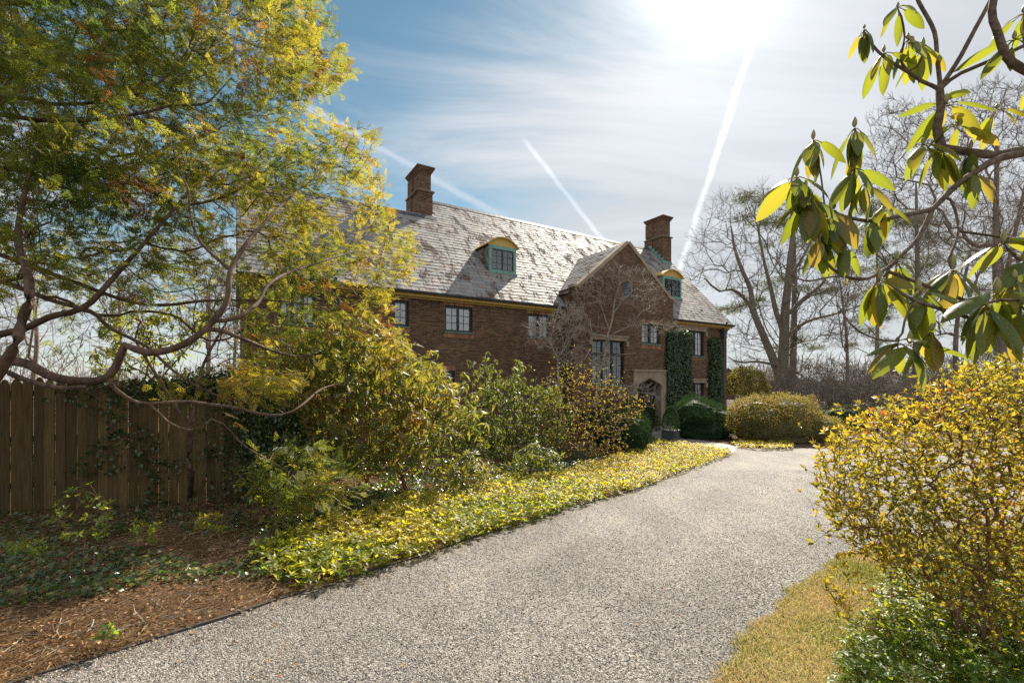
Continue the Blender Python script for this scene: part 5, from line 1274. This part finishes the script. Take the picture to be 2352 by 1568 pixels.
poly = [(1575, 610), (1600, 540), (1625, 490), (1660, 440), (1700, 455), (1740, 425), (1790, 430), (1850, 440), (1920, 500), (1960, 600), (1990, 700), (1960, 790), (1850, 800), (1740, 820), (1690, 850), (1672, 800), (1690, 700), (1640, 650), (1580, 650)]
xy = in_poly(poly, 800); tg = unproj(xy, Yt+rng.normal(0, 3.0, len(xy)))
bare_tree('bare_tree', 'great spreading leafless tree with pale forked trunks right of the house', st, tg, .9, .024, .16, 4, 1.4, .012, 'grey_bark')
# pines
def pine(label, x, Yp, ybase, ytop, clumps, group='pines beyond the lawn', r0=.42, size=1.0, n=90):
    b = at(x, ybase, Yp); b[2] = gz_(40); top = at(x+4, ytop, Yp)
    root = empty('pine_tree', tuple(b), label, 'tree', group)
    cl = np.array([at(cx_, cy_, Yp+rng.normal(0, 1.5)) for cx_, cy_, _ in clumps]); rs = np.array([c[2] for c in clumps])/1045.3*Yp
    G = grow([([b-[0, 0, .3], (b+top)/2+[.2, 0, 0], top], r0, .08)], cl, step=.7, bf=.6, wob=.04, tip=.05)
    a = [l for l in G['lines'] if l[1].max() > .1]; c = [l for l in G['lines'] if l[1].max() <= .1]
    V, F, r = tubes(a, 8); o = build('trunk', V, F, MATS['far_bark'], root, rnd=r, smooth=True); reloc([o], root)
    if c: V, F, r = tubes(c, 4); o = build('branches', V, F, MATS['far_bark'], root, rnd=r); reloc([o], root)
    k = np.repeat(np.arange(len(cl)), n); off = rng.normal(0, 1, (len(k), 3))*np.array([1, 1, .32])*rs[k][:, None]*.55; off[:, 2] += .12*np.abs(off[:, 0])
    tp = cl[k]+off
    V, F, r = whorls(tp, nrm(off+[0, 0, .3]), 9, .32*size, .5, rhomb(.10, .0), jit=.5)
    o = build('needles', V, F, MATS['pine_needles'], root, rnd=r); reloc([o], root)
c1 = [(1700+60*rng.random()*2, 445+rng.random()*70, 26) for _ in range(9)]+[(1680, 715, 30), (1655, 712, 24), (1712, 700, 26), (1740, 690, 24), (1770, 655, 30), (1800, 640, 26), (1840, 665, 28), (1880, 672, 26), (1905, 668, 20), (1760, 560, 28), (1850, 560, 26), (1790, 510, 30), (1870, 600, 24), (1830, 780, 22), (1790, 800, 20), (1870, 800, 20), (1850, 500, 28)]
pine('straight dark trunked pine just behind the great bare tree', 1818, 48, 900, 450, c1)
c2 = [(1990+170*rng.random(), 470+240*rng.random(), 30) for _ in range(34)]
pine('shaggy pine with drooping boughs behind the rhododendron limbs', 2100, 42, 890, 420, c2, r0=.34)
c3 = [(2230+150*rng.random(), 560+260*rng.random(), 28) for _ in range(16)]
pine('pine at the far right edge half hidden by hanging leaves', 2290, 50, 895, 500, c3, r0=.5)
c4 = [(1950+90*rng.random(), 600+200*rng.random(), 22) for _ in range(12)]
pine('slender farther pine left of the shaggy one', 2010, 60, 890, 560, c4, r0=.3)
# nearer leafless trees at the right
Yb = 24.0
def auto_tree(label, x, Yq, poly, n, r0, mat='far_bark', fn=4, flen=.8, frad=.008, tip=.013, group='leafless trees at the wood edge', lean=0, name='bare_tree', thick=.08, sd=2.0, step=.5):
    b = at(x, 900, Yq); b[2] = gz_(40); ys_ = [p[1] for p in poly]; top = at(x+lean, min(ys_)*.6+max(ys_)*.4, Yq)
    xy = in_poly(poly, n); tg = unproj(xy, Yq+rng.normal(0, sd, n))
    st = [([b-[0, 0, .3], b+(top-b)*.5+rng.normal(0, .3, 3)*[1, 1, 0], top], r0, r0*.3)]
    for _ in range(3):
        u = .3+.4*rng.random(); o = b+(top-b)*u; e = tg[rng.integers(0, n)]; st.append(([o, (o+e)/2+[0, 0, .3], e], r0*.4, r0*.12))
    return bare_tree(name, label, st, tg, step, tip, thick, fn, flen, frad, mat, group)
auto_tree('leafless tree with fine netted twigs behind the upper rhododendron limbs', 2330, Yb, [(1985, 400), (2010, 330), (1990, 300), (2060, 210), (2100, 250), (2180, 230), (2260, 190), (2352, 190), (2480, 150), (2500, 600), (2200, 620), (2060, 560)], 1500, .26, fn=4, flen=.6, frad=.008, tip=.011, lean=-40, thick=.05, step=.35)
auto_tree('slim leafless tree leaning behind the pine in the right hand wood', 1945, 38, [(1880, 700), (1900, 560), (1960, 500), (2040, 560), (2060, 700), (2000, 800), (1900, 790)], 380, .16, lean=-20)
auto_tree('leafless multi limbed tree rising from the brush at the right', 2200, 34, [(2080, 640), (2100, 500), (2200, 430), (2330, 480), (2352, 650), (2300, 780), (2120, 780)], 520, .22, lean=30)
auto_tree('pale leafless tree at the far right behind the yellow bush', 2400, 30, [(2250, 700), (2270, 500), (2400, 400), (2560, 500), (2560, 780), (2300, 800)], 450, .24, lean=0)
# leafless trees seen behind the cedar and above the fence
for i, (x, Yq, pl_, n_, lab) in enumerate([
    (470, 30, [(400, 640), (420, 560), (520, 540), (560, 640), (560, 780), (420, 800)], 300, 'leafless tree behind the cedar left of the house end'),
    (260, 34, [(150, 600), (250, 520), (380, 560), (400, 700), (330, 800), (170, 780)], 320, 'leafless tree showing through the cedar above the fence'),
    (60, 32, [(-80, 620), (40, 520), (150, 600), (170, 760), (0, 800), (-80, 780)], 320, 'leafless tree at the far left behind the fence'),
    (540, 40, [(480, 660), (520, 600), (570, 640), (575, 800), (490, 820)], 220, 'thin leafless tree close against the left end of the house')]):
    auto_tree(lab, x, Yq, pl_, n_, .2, lean=10, group='leafless trees beyond the fence')
# wood edge: bare shrubs
def bare_shrub_mesh(seed, w_, h, n, rad):
    g = np.random.default_rng(seed); a = g.random(n)*6.28; rr = np.sqrt(g.random(n)); z = h*(.25+.75*g.random(n)*(1-.4*rr)); tg = np.stack([np.cos(a)*rr*w_, np.sin(a)*rr*w_, z], -1)
    st = [([(0, 0, -.2), (.1*i-.2, .1*(i % 3)-.1, h*.25), (.35*w_*math.cos(i*1.3), .35*w_*math.sin(i*1.3), h*.5)], .06, .03) for i in range(5)]
    G = grow(st, tg, step=.3, bf=.3, wob=.07, tip=rad, g=g); V1 = tubes(G['lines'], 3); V2 = fans(G['tips'], G['dirs'], 5, .55, rad*.7, g=g, up=.1)
    return join([V1, V2])
protos = []
for sd, w_, h, n_ in ((1, 2.4, 3.0, 260), (2, 3.2, 2.5, 300)):
    V, F, r = bare_shrub_mesh(sd, w_, h, n_, .012); protos.append((V, F, r))
brush = [(1945, 27, 0, 1.0, 'dark stemmed bare shrub directly behind the low dark hedge'), (2060, 26, 1, 1.0, 'wide grey bare thicket shrub right of the hedge gap'), (2200, 27, 0, 1.1, 'bare shrub behind the middle of the yellow azalea top'), (2330, 28, 1, 1.2, 'bare thicket shrub at the right edge behind the yellow azalea'),
         (1850, 36, 1, 1.1, 'brownish bare shrub behind the azalea mound below the great tree'), (1760, 40, 0, 1.2, 'bare shrub beside the foot of the great bare tree'), (2000, 38, 1, 1.4, 'far bare shrub in the gap between pine trunks'), (2130, 40, 0, 1.6, 'tall far bare shrub under the shaggy pine'), (2260, 42, 1, 1.6, 'far bare shrub under the right hand pine'), (1905, 44, 0, 1.6, 'far bare shrub right of the great tree trunks'), (2420, 40, 0, 1.6, 'far bare shrub beyond the right frame edge'), (1700, 52, 1, 1.4, 'distant bare shrub beside the round evergreen')]
meshes = []
for V, F, r in protos: o = build('stems', V, F, MATS['far_bark'], None, rnd=r); meshes.append(o.data); bpy.data.objects.remove(o)
for x, Yq, k, s_, lab in brush:
    b = at(x, 900, Yq); e = empty('bare_shrub', (b[0], b[1], gz_(40)), lab, 'shrub', 'leafless shrubs along the wood edge', rz=x*.7)
    o = bpy.data.objects.new('stems', meshes[k]); COL.objects.link(o); o.parent = e; e.scale = (s_*1.15, s_*1.15, s_)
for x, Yq, k, s_, lab in [(520, 22, 0, 1.0, 'bare shrub beyond the fence left of the house end'), (400, 20, 1, .9, 'bare shrub behind the middle of the picket fence'), (180, 20, 0, .9, 'bare shrub behind the left part of the picket fence')]:
    b = at(x, 900, Yq); e = empty('bare_shrub', (b[0], b[1], gz_(40)), lab, 'shrub', 'leafless shrubs behind the fence', rz=x*.7)
    o = bpy.data.objects.new('stems', meshes[k]); COL.objects.link(o); o.parent = e; e.scale = (s_, s_, s_)
# far mass of woodland twigs, one stuff object
n_ = 9000; az = rng.uniform(-1.0, 1.25, n_); dist = rng.uniform(62, 95, n_); hgt = 5.5+3*(vnoise(np.stack([az*30, az*0, az*0], -1), .35, 2)-.5)*2+1.0*rng.random(n_)
zb = gz_(60)+hgt*rng.random(n_)**1.1; B = np.stack([np.sin(az)*dist, np.cos(az)*dist, zb], -1)
d = nrm(rng.normal(0, .6, (n_, 3))+[0, 0, 1.0]); l = 1.0+1.4*rng.random((n_, 1))
P1 = np.stack([B, B+d*l*.5+rng.normal(0, .08, (n_, 3)), B+d*l], 1); V, F, r = tube_group(P1, np.tile([.045, .03, .014], (n_, 1)), 3)
tag(build('woodland', V, F, MATS['far_bark'], rnd=r), 'far band of brown leafless woodland along the horizon', 'woodland', kind='stuff')
# distant neighbouring house roof
p = at(1722, 870, 66); dh = empty('distant_house', (p[0], p[1], gz_(60)), 'neighbouring house with brown roof barely seen past the round evergreen', 'house', rz=.4)
mb = MB(); mb.box(-4.5, 4.5, -3, 3, 0, 2.6); mb.build('wall', MATS['brick'], dh)
mb = MB(); mb.face([(-4.8, -3.3, 2.5), (4.8, -3.3, 2.5), (4.2, 0, 4.3), (-4.2, 0, 4.3)]); mb.face([(4.8, 3.3, 2.5), (-4.8, 3.3, 2.5), (-4.2, 0, 4.3), (4.2, 0, 4.3)]); mb.face([(4.8, -3.3, 2.5), (4.8, 3.3, 2.5), (4.2, 0, 4.3)]); mb.face([(-4.8, 3.3, 2.5), (-4.8, -3.3, 2.5), (-4.2, 0, 4.3)]); mb.build('roof', MATS['dark_wood'], dh)
for x_ in (-3, 0, 3): mb = MB(); mb.box(x_-.5, x_+.5, -3.05, -3.003, 1, 2.2); mb.build('window', MATS['black_paint'], dh)

# ------------------------------------------------------------------ dogwood before the gable
Yg = 20.6
b = at(1368, 900, Yg); b[2] = gz_(20)
st = [([b, at(1373, 876, Yg), at(1388, 817, Yg), at(1395, 772, Yg), at(1406, 734, Yg), at(1412, 690, Yg), at(1425, 650, Yg)], .085, .03),
      stem([(1392, 800, Yg), (1405, 770, Yg-.3), (1440, 752, Yg-.4), (1475, 745, Yg-.5)], .035, .014),
      stem([(1400, 760, Yg), (1380, 700, Yg+.3), (1370, 650, Yg+.4)], .03, .014), stem([(1385, 830, Yg), (1420, 815, Yg-.3), (1460, 812, Yg-.5)], .02, .01),
      stem([(1408, 720, Yg), (1440, 680, Yg-.2), (1490, 640, Yg-.3)], .03, .012),
      stem([(1374, 872, Yg), (1420, 905, Yg-.6), (1460, 900, Yg-.8), (1500, 905, Yg-.9)], .025, .012)]
zones = [([(1340, 620), (1400, 600), (1500, 625), (1530, 690), (1500, 720), (1440, 700), (1350, 700), (1310, 700)], 230), ([(1430, 735), (1560, 742), (1570, 760), (1450, 770)], 60), ([(1410, 890), (1480, 880), (1520, 900), (1515, 935), (1430, 915)], 90), ([(1300, 680), (1360, 640), (1390, 760), (1340, 800), (1290, 760)], 90)]
tg = np.concatenate([unproj(in_poly(p_, n_), Yg+rng.normal(-.2, .5, n_)) for p_, n_ in zones])
def dogwood(label, st, tg):
    root, G = bare_tree('dogwood_tree', label, st, tg, .18, .008, .02, 4, .30, .006, 'pale_bark', 'dogwood trees before the brick front', bf=.3)
    tp = np.repeat(G['tips'], 4, 0)+rng.normal(0, .09, (len(G['tips'])*4, 3)); n_ = len(tp)
    V, F, r = loose(tp, nrm(rng.normal(0, .5, (n_, 3))+[0, 0, .8]), nrm(rng.normal(0, 1, (n_, 3))), .045+.02*rng.random(n_), rhomb(.5, .1), rng.random(n_))
    o = build('buds', V, F, MATS['dogwood_bud'], root, rnd=r); reloc([o], root)
dogwood('leafless dogwood with pale trunk in front of the tall stair window', st, tg)
Yg = 18.2; b = at(1290, 930, Yg); b[2] = gz_(19)
st = [([b, at(1282, 860, Yg), at(1279, 819, Yg), at(1265, 789, Yg), at(1272, 750, Yg), at(1285, 700, Yg)], .06, .02), stem([(1266, 792, Yg), (1240, 765, Yg), (1200, 748, Yg)], .025, .012), stem([(1270, 760, Yg), (1300, 740, Yg), (1320, 700, Yg)], .02, .01), stem([(1280, 830, Yg), (1320, 800, Yg), (1350, 790, Yg)], .02, .01)]
zones = [([(1205, 745), (1260, 730), (1290, 700), (1340, 700), (1350, 760), (1300, 790), (1220, 800), (1200, 770)], 170), ([(1260, 800), (1330, 790), (1400, 810), (1390, 850), (1300, 850)], 90)]
tg = np.concatenate([unproj(in_poly(p_, n_), Yg+rng.normal(0, .45, n_)) for p_, n_ in zones])
dogwood('leafless dogwood standing left of the gable above the azalea', st, tg)

# ------------------------------------------------------------------ ground cover
def cover(name, label, poly_img, dens, leaf, n_l, mat, h0, h1, tmpl, edge=None, rb=.5, zlump=.05, cat='ground cover', el=.35, fmax=16):
    g_ = np.array([gnd(*p) for p in poly_img])[:, :2]; lo, hi = g_.min(0), g_.max(0); A = (hi-lo).prod(); n = int(A*dens*1.0)
    q = lo+rng.random((n, 2))*(hi-lo); q = q[pip(g_, q[:, 0], q[:, 1])]
    # thin out with distance (whorls get larger to compensate)
    pr = np.clip((6.0/q[:, 1])**1.0, .2, 1); q = q[rng.random(len(q)) < pr]; pr = np.clip((6.0/q[:, 1]), .2, 1)
    b = q+rng.normal(0, .03, q.shape); z = T(0, b[:, 1])+h0+(h1-h0)*rng.random(len(b))+zlump*(vnoise(np.c_[b, b[:, :1]*0], 2.2, 1)-.4)
    tips_ = np.c_[b, z]; dirs_ = np.c_[rng.normal(0, .35, (len(b), 2)), np.ones(len(b))]
    rn = np.clip(rb+(vnoise(np.c_[b, b[:, :1]*0], 1.3, 4)-.5)*.4+.15*np.clip((b[:, 1]-4)/5, -1, 1.6), 0, 1)
    V, F, r = whorls(tips_, dirs_, n_l, leaf, el, tmpl, rn=rn, jit=.4, upz=.3)
    return V, F, r, tips_
pach = [(575, 1290), (610, 1262), (690, 1232), (760, 1205), (850, 1185), (930, 1150), (1000, 1150), (1080, 1148), (1140, 1110), (1170, 1100), (1290, 1098), (1330, 1075), (1420, 1050), (1470, 1030), (1500, 1012), (1560, 1020), (1620, 1028), (1684, 1042), (1640, 1062), (1560, 1090), (1481, 1122), (1380, 1151), (1276, 1182), (1239, 1196), (1073, 1247), (958, 1288), (832, 1325), (784, 1345), (690, 1352), (640, 1340), (600, 1312)]
PT = leaf_t(.42, .10, .04)
V, F, r, tp = cover('', '', pach, 300, .06, 8, None, .06, .17, PT, rb=.62)
V2, F2, r2, _ = cover('', '', pach, 110, .06, 6, None, .02, .08, PT, rb=.3)
V, F, r = join([(V, F, r), (V2, F2, r2)])
tag(build('ground_cover', V, F, MATS['ground_cover_leaf'], rnd=r), 'thick sunlit strip of whorled green ground cover along the left edge of the drive', 'ground cover', kind='stuff')
V, F, r, tp = cover('', '', [(1678, 1018), (1760, 1012), (1822, 1020), (1818, 1034), (1750, 1035), (1690, 1030)], 260, .075, 7, None, .06, .16, PT, rb=.7)
tag(build('ground_cover', V, F, MATS['ground_cover_leaf'], rnd=r), 'short strip of yellow green ground cover at the far end of the drive under the azalea mound', 'ground cover', kind='stuff')
V, F, r, tp = cover('', '', [(1925, 1620), (1945, 1500), (2005, 1440), (2020, 1370), (2090, 1320), (2220, 1290), (2500, 1300), (2700, 1400), (2700, 1700)], 650, .042, 7, None, .05, .2, PT, rb=.42, zlump=.1, el=.2)
V2, F2, r2, _ = cover('', '', [(1925, 1620), (1945, 1500), (2005, 1440), (2020, 1370), (2090, 1320), (2220, 1290), (2500, 1300), (2700, 1400), (2700, 1700)], 420, .042, 6, None, .0, .08, PT, rb=.15, el=.2)
V, F, r = join([(V, F, r), (V2, F2, r2)])
tag(build('ground_cover', V, F, MATS['ground_cover_leaf'], rnd=r), 'dark glossy green ground cover beneath the yellow azalea bottom right', 'ground cover', kind='stuff')
# dark vinca in the shade near the path and under shrubs
V, F, r, tp = cover('', '', [(1130, 1110), (1200, 1060), (1300, 1030), (1430, 1020), (1500, 1008), (1470, 1035), (1330, 1078), (1290, 1100)], 150, .07, 7, None, .03, .12, PT, rb=.1)
tag(build('ground_cover', V, F, MATS['ivy_leaf'], rnd=r), 'dark shaded creeping leaves under the shrubs behind the sunlit strip', 'ground cover', kind='stuff')

def litter_xy(n, y0, y1, xl=-9.0, margin=.04):
    Y = y0+(y1-y0)*rng.random(n)**1.3; xr = left_x(Y)-margin; X = np.maximum(xl, -1.25*Y-.5); return np.c_[X+(xr-X)*rng.random(n), Y]
# leaf litter and straw on the mulch
n_ = 52000; q = litter_xy(n_, 1.9, 9.0); k = ~pip(np.array([gnd(*p) for p in pach])[:, :2], q[:, 0], q[:, 1]); q = q[k]; n_ = len(q)
p = np.c_[q, T(0, q[:, 1])+.004+.02*rng.random(n_)]; d = nrm(np.c_[rng.normal(.5, 1, n_), rng.normal(0, .6, n_), rng.normal(0, .12, n_)]); up = nrm(rng.normal(0, .35, (n_, 3))+[0, 0, 1])
a = loose(p, d, up, .04+.09*rng.random(n_)**2, rhomb(.03, .05), rng.random(n_))
tag(build('straw_litter', *a[:2], MATS['straw'], rnd=a[2]), 'fine dry straw and needles strewn over the mulch', 'litter', kind='stuff')
n_ = 17000; q = litter_xy(n_, 1.9, 13); p = np.c_[q, T(0, q[:, 1])+.006+.03*rng.random(n_)]
d = nrm(rng.normal(0, 1, (n_, 3))*[1, 1, .3]); up = nrm(rng.normal(0, .6, (n_, 3))+[0, 0, 1])
a = loose(p, d, up, .015+.035*rng.random(n_), leaf_t(.6, -.15, .12), rng.random(n_))
tag(build('leaf_litter', *a[:2], MATS['dry_leaf'], rnd=a[2]), 'brown fallen leaves scattered over the beds', 'litter', kind='stuff')
L_ = []
for i in range(230):
    q = litter_xy(1, 2.0, 6.5)[0]; z = float(T(0, q[1])); a_ = rng.normal(.4, .9); l = .12+.35*rng.random()
    pts = np.array([(q[0]+math.cos(a_)*l*u+rng.normal(0, .012), q[1]+math.sin(a_)*l*u+rng.normal(0, .012), z+.012+.02*rng.random()) for u in (0, .33, .66, 1)]); L_.append((pts, np.array([.0035, .003, .0025, .0015])*(.6+.8*rng.random())))
V, F, r = tubes(L_, 5); tag(build('twig_litter', V, F, MATS['pale_bark'], rnd=r), 'small pale fallen twigs lying on the mulch', 'litter', kind='stuff')
n_ = 26000; Y = 6.0+7.5*rng.random(n_); q = np.c_[np.clip(-.55*Y, -9, 0)+(left_x(Y)-.1+.55*Y)*rng.random(n_), Y]; q = q[~pip(np.array([gnd(*p) for p in pach])[:, :2], q[:, 0], q[:, 1])]; n_ = len(q)
p = np.c_[q, T(0, q[:, 1])+.006+.04*rng.random(n_)]; a = loose(p, nrm(rng.normal(0, 1, (n_, 3))*[1, 1, .3]), nrm(rng.normal(0, .6, (n_, 3))+[0, 0, 1]), .03+.05*rng.random(n_), leaf_t(.6, -.15, .12), rng.random(n_)*.8)
tag(build('leaf_litter', *a[:2], MATS['dry_leaf'], rnd=a[2]), 'fallen brown leaves under the rhododendrons between the ground cover and the house', 'litter', kind='stuff')
n_ = 15000; Y = 5.6+8*rng.random(n_); q = np.c_[-.62*Y+(left_x(Y)-.3+.62*Y)*rng.random(n_), Y]; k = ~pip(np.array([gnd(*p) for p in pach])[:, :2], q[:, 0], q[:, 1]) & (vnoise(np.c_[q, q[:, :1]*0], 1.3, 7) > .45); q = q[k]; n_ = len(q)
p = np.c_[q, T(0, q[:, 1])+.03+.09*rng.random(n_)]; a = loose(p, nrm(rng.normal(0, 1, (n_, 3))*[1, 1, .3]), nrm(rng.normal(0, .45, (n_, 3))+[0, 0, 1]), .045+.04*rng.random(n_), IV, rng.random(n_))
tag(build('creeping_ivy', *a[:2], MATS['ivy_leaf'], rnd=a[2]), 'patches of creeping ivy under the rhododendrons nearer the house', 'ground cover', kind='stuff')
# ivy on the ground by the fence
n_ = 24000; q = litter_xy(n_, 3.2, 8.5); dn = np.clip(1.4-abs(q[:, 1]-5.1)/2.4, 0, 1)*(vnoise(np.c_[q, q[:, :1]*0], 1.6, 2) > .33)
edge_ok = (left_x(q[:, 1])-q[:, 0]) > (.35+.9*(q[:, 1] < 4.2)); q = q[(rng.random(n_) < dn*.6) & edge_ok]; n_ = len(q)
p = np.c_[q, T(0, q[:, 1])+.01+.08*rng.random(n_)]; d = nrm(rng.normal(0, 1, (n_, 3))*[1, 1, .25]); up = nrm(rng.normal(0, .5, (n_, 3))+[0, -.25, 1])
a = loose(p, d, up, .032+.036*rng.random(n_), IV, np.clip(.35+.8*rng.random(n_)**1.2, 0, 1))
tag(build('creeping_ivy', *a[:2], MATS['ivy_leaf'], rnd=a[2]), 'creeping ivy leaves shining on the ground in front of the fence', 'ground cover', kind='stuff')
# lawn blades
n_ = 130000; Y = 1.9+4.6*rng.random(n_)**1.25; X = right_x(Y)+(-.02+(2.6)*rng.random(n_)**1.2)-.10*rng.random(n_)**5+.035*np.sin(Y*9)+.03*np.sin(Y*23)
p = np.c_[X, Y, T(0, Y)+.008]; d = nrm(rng.normal(0, .75, (n_, 3))+[0, 0, .8]); d[:, 2] = abs(d[:, 2])*.8+.08; up = nrm(rng.normal(0, 1, (n_, 3)))
gn = np.clip(.55+(vnoise(p, 2.6, 3)-.5)*.9+rng.normal(0, .2, n_), 0, 1)
a = loose(p, nrm(d), up, (.022+.036*rng.random(n_)**1.5), rhomb(.10, .1), gn)
tag(build('grass', *a[:2], MATS['grass_blade'], rnd=a[2]), 'short straw and green blades of winter grass', 'grass', kind='stuff')
# loose stones on the near part of the drive
n_ = 95000; Y = 2.2+9.5*rng.random(n_)**2.2; xl, xr = left_x(Y)+.02, np.minimum(right_x(Y)-.01, 1.0*Y+.6); X = xl+(xr-xl)*rng.random(n_)
p = np.c_[X, Y, T(0, Y)+.005]; OC = ([(1, 0, 0), (0, 1, 0), (-1, 0, 0), (0, -1, 0), (0, 0, .7), (.55, .5, -.4)], [np.array([[0, 1, 4], [1, 2, 4], [2, 3, 4], [3, 0, 4]])])
d = nrm(rng.normal(0, 1, (n_, 3))*[1, 1, .25]); up = nrm(rng.normal(0, .3, (n_, 3))+[0, 0, 1])
V, F, idx = scatter(OC[0], OC[1], p, frames(d, up), .0035+.0045*rng.random(n_), .6+.5*rng.random(n_)); rr = rng.random(n_)
tag(build('gravel', V, F, MATS['pebble'], rnd=rr[idx]), 'loose grey and buff stones on the near driveway', 'gravel', kind='stuff')
# a few stray leaves on the drive and lawn
n_ = 520; Y = 2.4+9*rng.random(n_)**1.6; xl, xr = left_x(Y), right_x(Y); X = xl+(np.minimum(xr, Y)-xl)*rng.random(n_)**2.2
a = loose(np.c_[X, Y, T(0, Y)+.015], nrm(rng.normal(0, 1, (n_, 3))*[1, 1, .2]), nrm(rng.normal(0, .3, (n_, 3))+[0, 0, 1]), .02+.02*rng.random(n_), leaf_t(.6, -.1, .1), rng.random(n_))
tag(build('leaf_litter', *a[:2], MATS['dry_leaf'], rnd=a[2]), 'a few stray brown leaves blown along the gravel edge', 'litter', kind='stuff')
print('VERTS', sum(len(m.vertices) for m in bpy.data.meshes), 'OBJ', len(bpy.data.objects))

# more small plants scattered in the left and middle bed
for (x, y, hpx, wpx_, lab) in [(330, 1265, 70, 60, 'knee high leafy sprig in the ivy right of the thin azalea'), (480, 1235, 60, 60, 'small leafy sprig in the litter before the middle of the fence'), (900, 1135, 60, 60, 'little broadleaf plant at the foot of the tall rhododendron trunks'),
        (1010, 1150, 50, 60, 'low leafy tuft left of the small pale rhododendron'), (1150, 1100, 40, 50, 'low yellowish tuft between the two small rhododendrons'), (60, 1290, 60, 70, 'leafy sprig at the far left edge among the ivy')]:
    b = gnd(x, y); Y = float(b[1])
    shrub('seedling', lab, 'plant', [b], [(x-wpx_/2, y-hpx), (x+wpx_/2, y-hpx*.9), (x+wpx_*.6, y-hpx*.3), (x-wpx_*.6, y-hpx*.3)], 26, Y-.25, Y+.25, 'red_bark', 'ground_cover_leaf', 6, .05, .2, AZ, step=.06, r0=.005, r1=.003, tip=.0015, thick=.004, rbase=.45, spreadd=.04)
